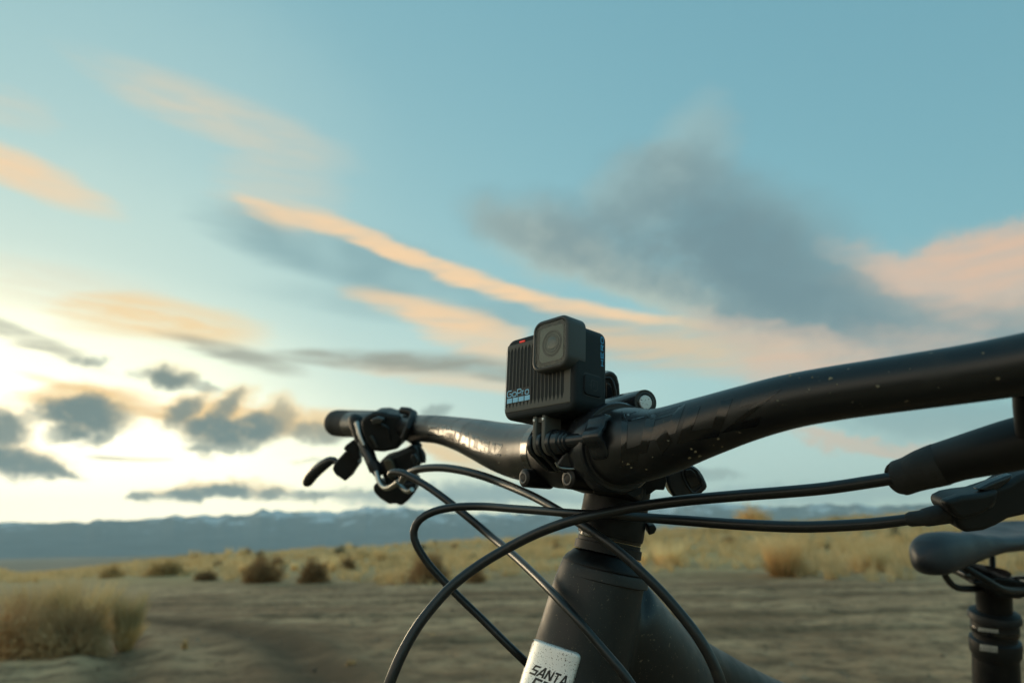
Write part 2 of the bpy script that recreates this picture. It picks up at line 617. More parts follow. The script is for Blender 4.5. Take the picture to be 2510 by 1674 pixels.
def rrect(w, h, r, n=7):
    """rounded rectangle outline, counter-clockwise"""
    out = []
    for cx, cy, a0 in ((w / 2 - r, h / 2 - r, 0), (-w / 2 + r, h / 2 - r, 90), (-w / 2 + r, -h / 2 + r, 180), (w / 2 - r, -h / 2 + r, 270)):
        for k in range(n):
            a = RAD(a0 + 90 * k / (n - 1))
            out.append((cx + r * math.cos(a), cy + r * math.sin(a)))
    return out


def rbox(T, w, h, r, rows, cx=0, cy=0, caps=(True, True)):
    """rounded box: rows of (z, inset) along local z, T maps local (mm) to world"""
    v, f = [], []
    n = 28
    for z, ins in rows:
        for x, y in rrect(w - 2 * ins, h - 2 * ins, max(r - ins, .15)):
            v.append(T((x + cx, y + cy, z)))
    for i in range(len(rows) - 1):
        for k in range(n):
            k2 = (k + 1) % n
            f.append([i * n + k, i * n + k2, (i + 1) * n + k2, (i + 1) * n + k])
    if caps[0]:
        f.append(list(range(n))[::-1])
    if caps[1]:
        f.append([(len(rows) - 1) * n + k for k in range(n)])
    return v, f


def fillet(z0, z1, r, n=5):
    """rows for rbox with rounded edges at both ends"""
    rows = []
    for k in range(n + 1):
        a = RAD(90 * k / n)
        rows.append((z0 + r * (1 - math.sin(a)) if z1 > z0 else z0 - r * (1 - math.sin(a)), r * (1 - math.cos(RAD(90) - a)) if False else r * (1 - math.cos(a))))
    rows = rows[::-1]                              # starts at z0 with full inset
    rows = [(z0 + (1 if z1 > z0 else -1) * r * (1 - math.cos(RAD(90 * k / n))), r * (1 - math.sin(RAD(90 * k / n)))) for k in range(n + 1)]
    back = [(z1 - (1 if z1 > z0 else -1) * r * (1 - math.cos(RAD(90 * k / n))), r * (1 - math.sin(RAD(90 * k / n)))) for k in range(n, -1, -1)]
    return rows + back


# strokes of the block letters, in a unit box
GLYPH = {
    'S': [[(1, .95), (.1, .95), (.1, .52), (.9, .48), (.9, .05), (0, .05)]],
    'A': [[(0, 0), (.5, 1), (.62, 1), (.95, 0)], [(.2, .3), (.85, .3)]],
    'N': [[(.05, 0), (.05, 1)], [(.05, 1), (.95, 0)], [(.95, 0), (.95, 1)]],
    'T': [[(0, .95), (1, .95)], [(.5, .9), (.5, 0)]],
    'C': [[(1, .95), (.08, .95), (.08, .05), (1, .05)]],
    'R': [[(.08, 0), (.08, .95), (.9, .95), (.9, .48), (.1, .45)], [(.45, .45), (.95, 0)]],
    'U': [[(.08, 1), (.08, .06), (.92, .06), (.92, 1)]],
    'Z': [[(0, .95), (.92, .95), (.08, .05), (1, .05)]],
    'H': [[(.05, 0), (.05, 1)], [(.95, 0), (.95, 1)], [(.05, .5), (.95, .5)]],
    'E': [[(1, .97), (.06, .97), (.06, .03), (1, .03)], [(.1, .5), (.85, .5)]],
    'O': [[(.2, 0), (.8, 0), (1, .2), (1, .8), (.8, 1), (.2, 1), (0, .8), (0, .2), (.2, 0), (.5, 0)]],
    'G': [[(1, .97), (.2, .97), (0, .8), (0, .2), (.2, .03), (.8, .03), (.97, .2), (.97, .48), (.5, .48)]],
    'o': [[(.2, 0), (.8, 0), (1, .15), (1, .5), (.8, .65), (.2, .65), (0, .5), (0, .15), (.2, 0), (.5, 0)]],
    'P': [[(.03, 0), (.03, .97), (.8, .97), (1, .85), (1, .55), (.8, .4), (.1, .4)]],
    'r': [[(.05, 0), (.05, .62), (.75, .62)]],
}


def word(text, x0, y0, w, h, gap, stroke, place, shear=0.0, widths=None, seg=.6, lift=.0):
    """ribbons for a word; place(x, y, lift) -> world point on the surface that carries it"""
    mb = MB()
    x = x0
    k = 0
    for ch in text:
        cw = (widths or {}).get(ch, 1.0) * w
        if ch != ' ':
            for line in GLYPH[ch]:
                pl = [(x + a * cw + shear * b * h, y0 + b * h) for a, b in line]
                ribbon(mb, pl, stroke, lambda p, q, kk=k: place(p, q, lift + kk * 1.2e-5), seg)
                k = (k + 1) % 12
        x += cw + gap
    return mb


def ribbon(mb, pl, stroke, place, seg):
    pts = [np.array(p, float) for p in pl]
    d = []
    for i in range(len(pts)):
        if i == 0:
            t = pts[1] - pts[0]
            t /= np.linalg.norm(t)
            nrm, ext = np.array([-t[1], t[0]]), 1
        elif i == len(pts) - 1:
            t = pts[-1] - pts[-2]
            t /= np.linalg.norm(t)
            nrm, ext = np.array([-t[1], t[0]]), 1
        else:
            t1 = pts[i] - pts[i - 1]
            t2 = pts[i + 1] - pts[i]
            t1 /= np.linalg.norm(t1)
            t2 /= np.linalg.norm(t2)
            n1 = np.array([-t1[1], t1[0]])
            n2 = np.array([-t2[1], t2[0]])
            nrm = n1 + n2
            nrm /= max(np.linalg.norm(nrm), .2)
            ext = 1 / max(.45, nrm.dot(n1))
        d.append(nrm * ext * stroke / 2)
    v, f = [], []
    row = []
    for i in range(len(pts) - 1):
        n = max(1, int(np.linalg.norm(pts[i + 1] - pts[i]) / seg))
        for k in range(n + (1 if i == len(pts) - 2 else 0)):
            t = k / n
            p = pts[i] * (1 - t) + pts[i + 1] * t
            q = d[i] * (1 - t) + d[i + 1] * t
            row.append((p - q, p, p + q))
    for r in row:
        for c in r:
            v.append(place(float(c[0]), float(c[1])))
    for i in range(len(row) - 1):
        for k in range(2):
            f.append([i * 3 + k, i * 3 + k + 1, (i + 1) * 3 + k + 1, (i + 1) * 3 + k])
    mb.add((v, f))

# ================================================================== land
rng = np.random.default_rng(11)
random.seed(11)


def terr_noise(x, y, s, seed=0, octv=4):
    """smooth value noise on arrays"""
    out = np.zeros_like(x, float)
    amp, tot = 1.0, 0.0
    for o in range(octv):
        px_, py_ = x * s * 2 ** o + seed * 17.3, y * s * 2 ** o - seed * 9.1
        ix, iy = np.floor(px_), np.floor(py_)
        fx_, fy_ = px_ - ix, py_ - iy
        fx_, fy_ = fx_ * fx_ * (3 - 2 * fx_), fy_ * fy_ * (3 - 2 * fy_)

        def h(a, b):
            v = np.sin(a * 127.1 + b * 311.7 + seed * 3.7) * 43758.5453
            return v - np.floor(v)
        n = (h(ix, iy) * (1 - fx_) + h(ix + 1, iy) * fx_) * (1 - fy_) + (h(ix, iy + 1) * (1 - fx_) + h(ix + 1, iy + 1) * fx_) * fy_
        out += (n - .5) * amp
        tot += amp
        amp *= .5
    return out / tot * 2


SKY_PX = [(-400, 1412), (0, 1399), (57, 1409), (115, 1406), (172, 1400), (230, 1394), (325, 1380), (383, 1374), (498, 1363), (613, 1354), (727, 1347), (900, 1341), (1100, 1332), (1410, 1312), (1700, 1294), (2000, 1282), (2300, 1268), (2510, 1259), (2900, 1250)]
_ca = np.array([azel(x, y)[0] for x, y in SKY_PX])
_ce = np.array([azel(x, y)[1] for x, y in SKY_PX])
RC = 62.0
# centre lines of the wheel ruts, as points on the ground
RUTS = [[(-40, 15.5), (-14, 12.6), (-8, 12.0), (-5.2, 11.2), (-3.0, 9.0), (-1.8, 6.6), (-1.2, 5.2), (-.7, 3.2), (-.4, 0)],
        [(-40, 13.2), (-14, 10.6), (-8, 10.4), (-5.6, 9.7), (-4.4, 8.2), (-3.3, 6.2), (-2.8, 4.6), (-2.4, 2.0), (-2.2, 0)],
        [(-40, 20.5), (-15, 17.2), (0, 16.3), (15, 16.9), (40, 18)], [(-40, 17.8), (-15, 15.2), (0, 14.4), (15, 14.8), (40, 15.8)],
        [(-4, 11.9), (3, 10.9), (10, 11.2), (20, 11.4), (40, 13.8)], [(-1, 8.4), (3, 8.9), (8, 9.0), (14, 10.2), (40, 16)]]


def rut_dist(x, y, lines=None):
    best = np.full(x.shape, 1e9)
    for line in (lines or RUTS):
        s = spline([(a, b, 0) for a, b in line], .8)[:, :2]
        for a, b in zip(s[:-1], s[1:]):
            d = b - a
            L2 = d.dot(d)
            t = np.clip(((x - a[0]) * d[0] + (y - a[1]) * d[1]) / L2, 0, 1)
            best = np.minimum(best, np.hypot(x - a[0] - d[0] * t, y - a[1] - d[1] * t))
    return best


def height(x, y, rd=None):
    x, y = np.asarray(x, float), np.asarray(y, float)
    r = np.hypot(x, y) + 1e-6
    az = np.arctan2(x, y)
    e = np.interp(az, _ca, _ce)
    hc = 1.04 + RC * np.tan(e)
    t = np.clip((r - 20) / (RC - 20), 0, 1)
    h = hc * (t * t * (1.6 - .6 * t))
    past = np.clip(r - RC, 0, None)
    h = h - np.where(r > RC, 46 * (1 - np.exp(-(past / 420) ** 1.2)) + 0 * past, 0) - np.where(r > RC, np.clip(hc, 0, None) * (1 - np.exp(-past / 300)), 0)
    near = np.clip(1 - r / 40, 0, 1)
    h = h + terr_noise(x, y, .35, 1) * .03 * np.clip(r / 4, 0, 1) + terr_noise(x, y, 2.2, 2, 3) * .020 * near + terr_noise(x, y, 6.5, 21, 2) * .014 * near
    h = h + terr_noise(x, y, .06, 3) * np.clip((r - 15) / 40, 0, 1) * .22
    h = h + terr_noise(x, y, .002, 5) * np.clip((r - 500) / 2000, 0, 1) * 14
    if rd is not None:
        h = h - .05 * np.exp(-(rd / .20) ** 2) + .022 * np.exp(-((rd - .42) / .16) ** 2)
    return h


azs = np.concatenate([np.arange(-180, -45, 3.0), np.arange(-45, 45, .3), np.arange(45, 180, 3.0)]) * math.pi / 180
rs = [0.0] + list(.4 * 1.0165 ** np.arange(0, 640))
rs = np.array([q for q in rs if q < 14500] + [15000.0])
AA, RR = np.meshgrid(azs, rs)
GX, GY = RR * np.sin(AA), RR * np.cos(AA)
rd = np.full(GX.shape, 9.0)
mask = (RR < 45) & (GY > -2)
rd[mask] = rut_dist(GX[mask], GY[mask])
rd1 = np.full(GX.shape, 9.0)
rd1[mask] = rut_dist(GX[mask], GY[mask], RUTS[:1])
GZ = height(GX, GY, rd)
na, nr_ = len(azs), len(rs)
verts = np.stack([GX.ravel(), GY.ravel(), GZ.ravel()], 1)
ii, jj = np.meshgrid(np.arange(na), np.arange(nr_ - 1))
ii, jj = ii.ravel(), jj.ravel()
i2 = (ii + 1) % na
faces = np.stack([jj * na + ii, (jj + 1) * na + ii, (jj + 1) * na + i2, jj * na + i2], 1)
me = bpy.data.meshes.new("ground")
me.vertices.add(len(verts))
me.vertices.foreach_set('co', verts.ravel())
me.loops.add(faces.size)
me.loops.foreach_set('vertex_index', faces.ravel().astype(np.int32))
me.polygons.add(len(faces))
me.polygons.foreach_set('loop_start', np.arange(0, faces.size, 4, dtype=np.int32))
me.polygons.foreach_set('loop_total', np.full(len(faces), 4, dtype=np.int32))
me.update()
me.validate()
me.polygons.foreach_set('use_smooth', [True] * len(faces))
# loosened soil along the ruts
at = me.attributes.new("rut", 'FLOAT', 'POINT')
at.data.foreach_set('value', np.maximum(.7 * np.exp(-(rd / .32) ** 2), 1.1 * np.exp(-(rd1 / .62) ** 2)).ravel())
ground = bpy.data.objects.new("ground", me)
COL.objects.link(ground)
ground['kind'] = 'structure'

m = bpy.data.materials.new("dry_soil")
m.use_nodes = True
t = m.node_tree
b = t.nodes['Principled BSDF']
b.inputs['Roughness'].default_value = .95
b.inputs['Specular IOR Level'].default_value = .15
g = N(t, 'ShaderNodeNewGeometry')


def tex(t, sc, detail=6, rough=.6, scale3=(1, 1, 1), src=None):
    mp = N(t, 'ShaderNodeMapping')
    mp.inputs['Scale'].default_value = scale3
    L(t, src or g.outputs['Position'], mp.inputs[0])
    ns = N(t, 'ShaderNodeTexNoise')
    ns.inputs['Scale'].default_value = sc
    ns.inputs['Detail'].default_value = detail
    ns.inputs['Roughness'].default_value = rough
    L(t, mp.outputs[0], ns.inputs['Vector'])
    return ns.outputs['Fac']


def rng_map(t, v, a, b_, lo=0.0, hi=1.0):
    mr = N(t, 'ShaderNodeMapRange')
    L(t, v, mr.inputs[0])
    for i, q in enumerate((a, b_, lo, hi)):
        mr.inputs[i + 1].default_value = q
    return mr.outputs[0]


def mixc(t, f, a, b_):
    mx = N(t, 'ShaderNodeMix', data_type='RGBA')
    if isinstance(f, float):
        mx.inputs['Factor'].default_value = f
    else:
        L(t, f, mx.inputs['Factor'])
    for s, v in (('A', a), ('B', b_)):
        if isinstance(v, tuple):
            mx.inputs[s].default_value = v + (1,)
        else:
            L(t, v, mx.inputs[s])
    return mx.outputs['Result']


c = mixc(t, rng_map(t, tex(t, .30, 6, .6, (.8, 1.15, 1)), .40, .60), (.335, .188, .098), (.64, .40, .22))
c = mixc(t, rng_map(t, tex(t, 2.2, 8, .8), .46, .58, 0, .8), c, (.14, .085, .046))
c = mixc(t, rng_map(t, tex(t, 14, 4, .7), .55, .72, 0, .5), c, (.50, .37, .23))
c = mixc(t, rng_map(t, tex(t, 45, 3, .7), .60, .70, 0, .6), c, (.08, .07, .05))
atn = N(t, 'ShaderNodeAttribute', attribute_name="rut")
c = mixc(t, MATH(t, 'MULTIPLY', atn.outputs['Fac'], rng_map(t, tex(t, .8, 4), .3, .5, .6, .95)), c, (.12, .077, .042))
# beyond the flat the soil carries a thin cover of straw
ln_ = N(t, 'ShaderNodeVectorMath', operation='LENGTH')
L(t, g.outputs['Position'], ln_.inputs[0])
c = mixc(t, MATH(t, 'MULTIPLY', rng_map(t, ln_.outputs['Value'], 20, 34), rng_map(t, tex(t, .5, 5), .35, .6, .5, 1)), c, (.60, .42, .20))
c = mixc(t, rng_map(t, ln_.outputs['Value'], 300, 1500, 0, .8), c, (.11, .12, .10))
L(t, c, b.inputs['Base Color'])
bp = N(t, 'ShaderNodeBump')
bp.inputs['Strength'].default_value = .8
bp.inputs['Distance'].default_value = .03
L(t, MATH(t, 'ADD', tex(t, 9, 8, .7), MATH(t, 'MULTIPLY', tex(t, 60, 4, .6), .3)), bp.inputs['Height'])
L(t, bp.outputs[0], b.inputs['Normal'])
me.materials.append(m)

# ---- mountains across the valley
RIDGE = [(-500, 1275), (-200, 1285), (0, 1283), (60, 1284), (115, 1282), (200, 1283), (287, 1280), (345, 1275), (402, 1271), (430, 1264), (455, 1271), (498, 1267), (601, 1267), (643, 1254), (708, 1257), (766, 1255), (823, 1260),
         (873, 1251), (899, 1242), (937, 1247), (962, 1252), (1000, 1246), (1063, 1257), (1130, 1262), (1200, 1264), (1300, 1262), (1440, 1258), (1520, 1252), (1609, 1243), (1680, 1240), (1749, 1234), (1830, 1243),
         (1938, 1246), (2020, 1236), (2096, 1240), (2200, 1244), (2350, 1236), (2510, 1242), (2800, 1246), (3100, 1250)]
ra = np.array([azel(x, y)[0] for x, y in RIDGE])
re_ = np.array([azel(x, y)[1] for x, y in RIDGE])
MA = np.arange(-75, 80, .12) * math.pi / 180
MR = np.linspace(9000, 14600, 110)
A2, R2 = np.meshgrid(MA, MR)
e = np.interp(A2, ra, re_) + .0022 + terr_noise(A2 * 100, A2 * 0, .9, 4, 6) * .0042
RCM = 13200 + 500 * terr_noise(A2 * 30, A2 * 0, .5, 8, 2)
crest = R2 * 0 + 1.04 + 13200 * np.tan(e)
u = np.clip((R2 - 9000) / (RCM - 9000), 0, 1)
X2, Y2 = R2 * np.sin(A2), R2 * np.cos(A2)
rid = 1 - np.abs(terr_noise(X2, Y2, 1 / 1500., 6, 5)) * 2.1
rid2 = 1 - np.abs(terr_noise(X2 + 900 * terr_noise(X2, Y2, 1 / 2500., 7, 2), Y2, 1 / 600., 9, 4)) * 2.0
prof = u ** 1.35
Z2 = -50 + (crest + 50) * (prof * (.80 + .2 * u) - .34 * prof * (1 - u) * (1 - rid) - .10 * (1 - u) * prof * (1 - rid2) * 1.5)
Z2 = np.where(R2 > RCM, (-50 + (crest + 50) * (1 - ((R2 - RCM) / 2200) ** 1.2 * .7 * (R2 > RCM))), Z2)
Z2 = np.nan_to_num(Z2, nan=-50)
mv = np.stack([X2.ravel(), Y2.ravel(), Z2.ravel()], 1)
nA = len(MA)
mf = []
for j in range(len(MR) - 1):
    for i in range(nA - 1):
        a = j * nA + i
        mf.append((a, a + 1, a + nA + 1, a + nA))
mm_ = bpy.data.materials.new("mountain_rock")
mm_.use_nodes = True
t = mm_.node_tree
b = t.nodes['Principled BSDF']
b.inputs['Roughness'].default_value = 1
b.inputs['Specular IOR Level'].default_value = 0
g = N(t, 'ShaderNodeNewGeometry')
sp_ = N(t, 'ShaderNodeSeparateXYZ')
L(t, g.outputs['Position'], sp_.inputs[0])
zz = MATH(t, 'ADD', sp_.outputs[2], MATH(t, 'MULTIPLY', MATH(t, 'SUBTRACT', tex(t, .0022, 9, .72, (1, 1, .35)), .5), 1700))
snow = rng_map(t, zz, 480, 640, 0, .95)
c = mixc(t, tex(t, .002, 6, .6), (.07, .11, .13), (.26, .30, .30))
c = mixc(t, snow, c, (.72, .76, .80))
L(t, c, b.inputs['Base Color'])
mo = obj("mountains", mv, mf, mm_)
mo['kind'] = 'structure'


# ---- dry grass and scrub
def plant_mat(name, c1, c2, c3, sc=3.0, trans=.25):
    m = bpy.data.materials.new(name)
    m.use_nodes = True
    t = m.node_tree
    b = t.nodes['Principled BSDF']
    b.inputs['Roughness'].default_value = .8
    b.inputs['Specular IOR Level'].default_value = .2
    global g
    g = N(t, 'ShaderNodeNewGeometry')
    oi = N(t, 'ShaderNodeObjectInfo')
    c = mixc(t, rng_map(t, tex(t, sc, 3), .35, .62), c1, c2)
    c = mixc(t, rng_map(t, tex(t, .25, 3), .50, .62, 0, .8), c, c3)
    hs_ = N(t, 'ShaderNodeHueSaturation')
    L(t, c, hs_.inputs['Color'])
    L(t, MATH(t, 'MULTIPLY_ADD', oi.outputs['Random'], .5, .75), hs_.inputs['Value'])
    L(t, hs_.outputs[0], b.inputs['Base Color'])
    tl = N(t, 'ShaderNodeBsdfTranslucent')
    L(t, hs_.outputs[0], tl.inputs[0])
    mx = N(t, 'ShaderNodeMixShader')
    mx.inputs[0].default_value = trans
    L(t, b.outputs[0], mx.inputs[1])
    L(t, tl.outputs[0], mx.inputs[2])
    L(t, mx.outputs[0], t.nodes['Material Output'].inputs[0])
    return m


M_GRASS = plant_mat("dry_grass", (.82, .56, .25), (.95, .72, .40), (.56, .42, .22), .6, .5)
M_STRAW = plant_mat("straw_brush", (.70, .46, .19), (.90, .64, .32), (.58, .40, .18), 3.0, .45)
M_BROWN = plant_mat("brown_brush", (.30, .17, .075), (.44, .26, .12), (.22, .14, .07))
M_TAN = plant_mat("tan_brush", (.66, .42, .20), (.86, .62, .34), (.48, .28, .14), 1.6, .4)
M_PALE = plant_mat("pale_straw", (.84, .62, .30), (.96, .78, .46), (.70, .50, .25), 1.8, .5)
M_SAGE = plant_mat("sage_brush", (.15, .155, .10), (.24, .235, .15), (.12, .12, .08))


def blades(centres, hgt, spread, nb, width, lean, seed):
    """fans of bent blades: arrays of verts and faces"""
    rg = np.random.default_rng(seed)
    n = len(centres)
    c = np.repeat(centres, nb, 0)
    H = np.repeat(hgt, nb) * rg.uniform(.45, 1.0, n * nb)
    a = rg.uniform(0, 2 * np.pi, n * nb)
    rad = np.repeat(spread, nb) * np.sqrt(rg.uniform(0, 1, n * nb))
    base = c + np.stack([np.cos(a) * rad * .45, np.sin(a) * rad * .45, np.zeros_like(a) - .02], 1)
    ln = lean * rg.uniform(.3, 1.2, n * nb) * H
    tip = base + np.stack([np.cos(a) * (rad * .55 + ln), np.sin(a) * (rad * .55 + ln), H], 1)
    mid = base * .5 + tip * .5 + np.stack([np.cos(a) * -ln * .15, np.sin(a) * -ln * .15, H * .10], 1)
    wa = rg.uniform(0, 2 * np.pi, n * nb)
    w = np.stack([np.cos(wa), np.sin(wa), np.zeros_like(wa)], 1) * (width * rg.uniform(.6, 1.4, n * nb))[:, None] * .5
    v = np.stack([base - w, base + w, mid + w * .8, mid - w * .8, tip], 1).reshape(-1, 3)
    k = np.arange(n * nb) * 5
    q = np.stack([k, k + 1, k + 2, k + 3], 1)
    tr = np.stack([k + 3, k + 2, k + 4], 1)
    return v, q.tolist() + tr.tolist()


n = 18000
az = rng.uniform(-56, 66, n) * math.pi / 180
rr = np.sqrt(rng.uniform(21 ** 2, 74 ** 2, n)) * 1.0
edge = 23.5 + 2.5 * np.sin(az * 9) + 2.5 * np.sin(az * 23 + 1) + np.where(az < -.2, (-az - .2) * 22, 0)
dens = terr_noise(rr * np.sin(az), rr * np.cos(az), .18, 12, 3)
keep = (rr > edge) & (rng.uniform(0, 1, n) < .62 + dens * .5)
az, rr = az[keep], rr[keep]
gx_, gy_ = rr * np.sin(az), rr * np.cos(az)
cen = np.stack([gx_, gy_, height(gx_, gy_)], 1)
hh = rng.uniform(.18, .52, len(cen)) * (1 + .5 * dens[keep]) * np.interp(az, [-.3, .25], [.85, 1.55])
v, f = blades(cen, hh, rng.uniform(.12, .34, len(cen)), 22, .020, .35, 1)
gr_o = obj("dry_grass", v, f, M_GRASS, smooth=False)
gr_o['kind'] = 'stuff'
gr_o['label'] = "golden dry grass covering the rise beyond the dirt"
# low stubble nearer the camera
n = 900
az = rng.uniform(-42, 42, n) * math.pi / 180
rr = np.sqrt(rng.uniform(4.6 ** 2, 24 ** 2, n))
gx_, gy_ = rr * np.sin(az), rr * np.cos(az)
dn = terr_noise(gx_, gy_, .22, 15, 3)
kp = (dn > .12) & (rut_dist(gx_, gy_) > .7)
cen = np.stack([gx_[kp], gy_[kp], height(gx_[kp], gy_[kp])], 1)
v, f = blades(cen, rng.uniform(.02, .07, len(cen)), rng.uniform(.04, .12, len(cen)), 12, .006, .8, 2)
st = obj("stubble", v, f, M_GRASS, smooth=False)
st['kind'] = 'stuff'
st['label'] = "sparse low stubble on the bare dirt"
# stones
sv, sf = [], []
for k in range(1500):
    a = random.uniform(-42, 42) * math.pi / 180
    r_ = math.sqrt(random.uniform(4.5 ** 2, 20 ** 2))
    x, y = r_ * math.sin(a), r_ * math.cos(a)
    z = float(height(np.array([x]), np.array([y]))[0])
    s_ = random.uniform(.006, .045) * random.uniform(.3, 1)
    n0 = len(sv)
    for d in ((1, 0, 0), (0, 1, 0), (-1, 0, 0), (0, -1, 0), (0, 0, 1), (.0, 0, -1)):
        sv.append((x + d[0] * s_ * random.uniform(.6, 1.3), y + d[1] * s_ * random.uniform(.6, 1.3), z + d[2] * s_ * .6))
    for q in ((0, 1, 4), (1, 2, 4), (2, 3, 4), (3, 0, 4), (1, 0, 5), (2, 1, 5), (3, 2, 5), (0, 3, 5)):
        sf.append(tuple(n0 + i for i in q))
so2 = obj("pebbles", sv, sf, material("stone", (.30, .22, .14), .9, vary=((.14, .09, .055), 2.0, .42, .58)), smooth=False)
so2['kind'] = 'stuff'
so2['label'] = "small stones strewn over the dirt"


def ground_at(x, y):
    """where the line of sight through a pixel meets the land"""
    d = ray(x, y)
    lo, hi = 1.5, 1.5
    while hi < 400:
        hi *= 1.02
        p = CAM + d * hi
        if p.z < float(height(np.array([p.x]), np.array([p.y]))[0]):
            break
        lo = hi
    for _ in range(20):
        md = (lo + hi) / 2
        p = CAM + d * md
        if p.z < float(height(np.array([p.x]), np.array([p.y]))[0]):
            hi = md
        else:
            lo = md
    return CAM + d * lo, lo


def bush_parts(w, h, seed, mat, parent, nb=900, leafy=False, tall=False):
    """woody stems and a crown of fine twigs (and small leaves)"""
    rg = np.random.default_rng(seed)
    st_ = MB()
    rr_ = random.Random(seed)
    o0 = origin(parent)
    for k in range(9):
        a = rr_.uniform(0, 6.28)
        e_ = rr_.uniform(.25, .8)
        st_.add(sweep([o0 + Vector((0, 0, -.03)), o0 + Vector((math.cos(a) * w * .15 * e_, math.sin(a) * w * .15 * e_, h * .25)), o0 + Vector((math.cos(a) * w * .4 * e_, math.sin(a) * w * .4 * e_, h * .62))], [.012, .009, .004], 5))
    so = st_.build("stem", M_BARK, parent)
    # twigs grow from inner points outwards to an uneven dome
    lob = rg.uniform(0, 6.28, 3)
    n = nb
    a = rg.uniform(0, 2 * np.pi, n)
    el = np.arcsin(rg.uniform(-.05, 1.0, n))
    lump = 1 + .16 * np.sin(a * 3 + lob[0]) + .12 * np.sin(a * 5 + lob[1]) * np.cos(el * 4) + .10 * np.sin(el * 9 + lob[2])
    R1 = rg.uniform(.45, 1.0, n) ** .6 * lump * np.where(rg.uniform(0, 1, n) < .12, 1.22, 1)
    d = np.stack([np.cos(a) * np.cos(el) * w / 2, np.sin(a) * np.cos(el) * w / 2, np.sin(el) * h], 1)
    tip = d * R1[:, None]
    base = d * (R1 * rg.uniform(.15, .55, n))[:, None]
    tip[:, 2] += .05 * h * (1 if tall else 0)
    jit = rg.normal(0, .03, (n, 3)) * w
    mid = (tip + base) / 2 + jit
    wd = .0035 + .004 * w
    wa = rg.normal(0, 1, (n, 3))
    wa /= np.linalg.norm(wa, axis=1)[:, None]
    ww = wa * wd
    v = np.stack([base - ww, base + ww, mid + ww, mid - ww, tip], 1).reshape(-1, 3)
    kk = np.arange(n) * 5
    f = np.stack([kk, kk + 1, kk + 2, kk + 3], 1).tolist() + np.stack([kk + 3, kk + 2, kk + 4], 1).tolist()
    # side twigs and seed heads
    m_ = n * 2
    src = rg.integers(0, n, m_)
    tt = rg.uniform(.4, 1, m_)[:, None]
    b2 = mid[src] * (1 - tt) + tip[src] * tt
    dirn = rg.normal(0, 1, (m_, 3)) + np.array([0, 0, .7])
    dirn /= np.linalg.norm(dirn, axis=1)[:, None]
    ln = rg.uniform(.04, .11, m_)[:, None] * (w + h) * .5
    t2 = b2 + dirn * ln
    wa = rg.normal(0, 1, (m_, 3))
    wa /= np.linalg.norm(wa, axis=1)[:, None]
    ww = wa * wd * (1.6 if leafy else .8)
    v2 = np.stack([b2 - ww, b2 + ww, t2], 1).reshape(-1, 3)
    k2 = np.arange(m_) * 3 + len(v)
    f += np.stack([k2, k2 + 1, k2 + 2], 1).tolist()
    v = np.vstack([v, v2]) + np.array(o0)
    cr = obj("crown", v, f, mat, parent, smooth=False)
    return so, cr


M_BARK = material("bark", (.09, .065, .04), .9)


def tuft_parts(w, h, seed, mat, parent, nb):
    o0 = origin(parent)
    v, f = blades(np.array([tuple(o0)]), np.array([h * 1.08]), np.array([w * .42]), nb, .008 + .005 * h, .24, seed)
    obj("blades", v, f, mat, parent, smooth=False)
    v, f = blades(np.array([tuple(o0)]), np.array([h * .55]), np.array([w * .5]), nb // 2, .008 + .005 * h, .4, seed + 99)
    obj("dead_blades", v, f, M_STRAW, parent, smooth=False)


def bush(name, x, y, wpx, hpx, seed, mat, label, cat, nb=1100, leafy=False, group=None):
    p, z = ground_at(x, y)
    k = z / FPX
    o = root(name, p - Vector((0, 0, .02)), label, cat, group)
    if name == 'straw_tuft':
        tuft_parts(wpx * k, hpx * k, seed, M_PALE, o, int(nb * .6))
    else:
        bush_parts(wpx * k, hpx * k, seed, mat, o, nb, leafy)
    return o


# clump at the lower left
bush("dry_bush", 20, 1612, 200, 140, 1, M_TAN, "tan twiggy bush at the left edge of the dirt", "bush", 2200)
bush("dry_bush", 170, 1606, 190, 120, 2, M_TAN, "tan twiggy bush in the middle of the lower left clump", "bush", 2600)
bush("straw_tuft", 75, 1592, 190, 186, 3, M_STRAW, "tall golden tuft rising behind the tan bushes at lower left", "grass tuft", 1500)
bush("straw_tuft", 190, 1586, 170, 172, 4, M_STRAW, "pale golden tuft on top of the lower left clump", "grass tuft", 1100)
bush("straw_tuft", 306, 1584, 66, 140, 5, M_STRAW, "upright pale straw tuft at the right end of the lower left clump", "grass tuft", 1300)
bush("seedling", 452, 1592, 22, 32, 6, M_STRAW, "tiny pale dry plant alone on the dirt right of the clump", "plant", 120)
bush("seedling", 862, 1632, 40, 22, 7, M_STRAW, "low pale dry plant beside the rut near the bottom", "plant", 120)
# row at the far side of the dirt
bush("dry_bush", 640, 1428, 118, 66, 11, M_BROWN, "reddish brown double bush at the far edge of the dirt", "bush", 1300)
bush("dry_bush", 766, 1428, 90, 62, 12, M_BROWN, "round dark brown bush right of the double bush", "bush", 1300)
bush("dry_bush", 1052, 1428, 118, 82, 13, M_BROWN, "large brown bush seen through the cable loop", "bush", 1300)
bush("dry_bush", 1168, 1428, 64, 40, 14, M_BROWN, "small brown bush between the cables left of the head tube", "bush", 900)
bush("dry_bush", 505, 1422, 70, 26, 15, M_BROWN, "low flat brown bush left of the double bush", "bush", 800)
bush("dry_bush", 405, 1410, 118, 44, 16, M_STRAW, "broad tan bush on the left slope", "bush", 1000)
bush("dry_bush", 272, 1416, 78, 38, 17, M_STRAW, "leftmost tan bush on the skyline slope", "bush", 800)
bush("straw_tuft", 1925, 1412, 130, 112, 21, M_STRAW, "large golden tuft hanging over the bank right of the head tube", "grass tuft", 1600)
bush("straw_tuft", 2140, 1400, 130, 80, 22, M_STRAW, "golden tuft left of the saddle", "grass tuft", 1200)
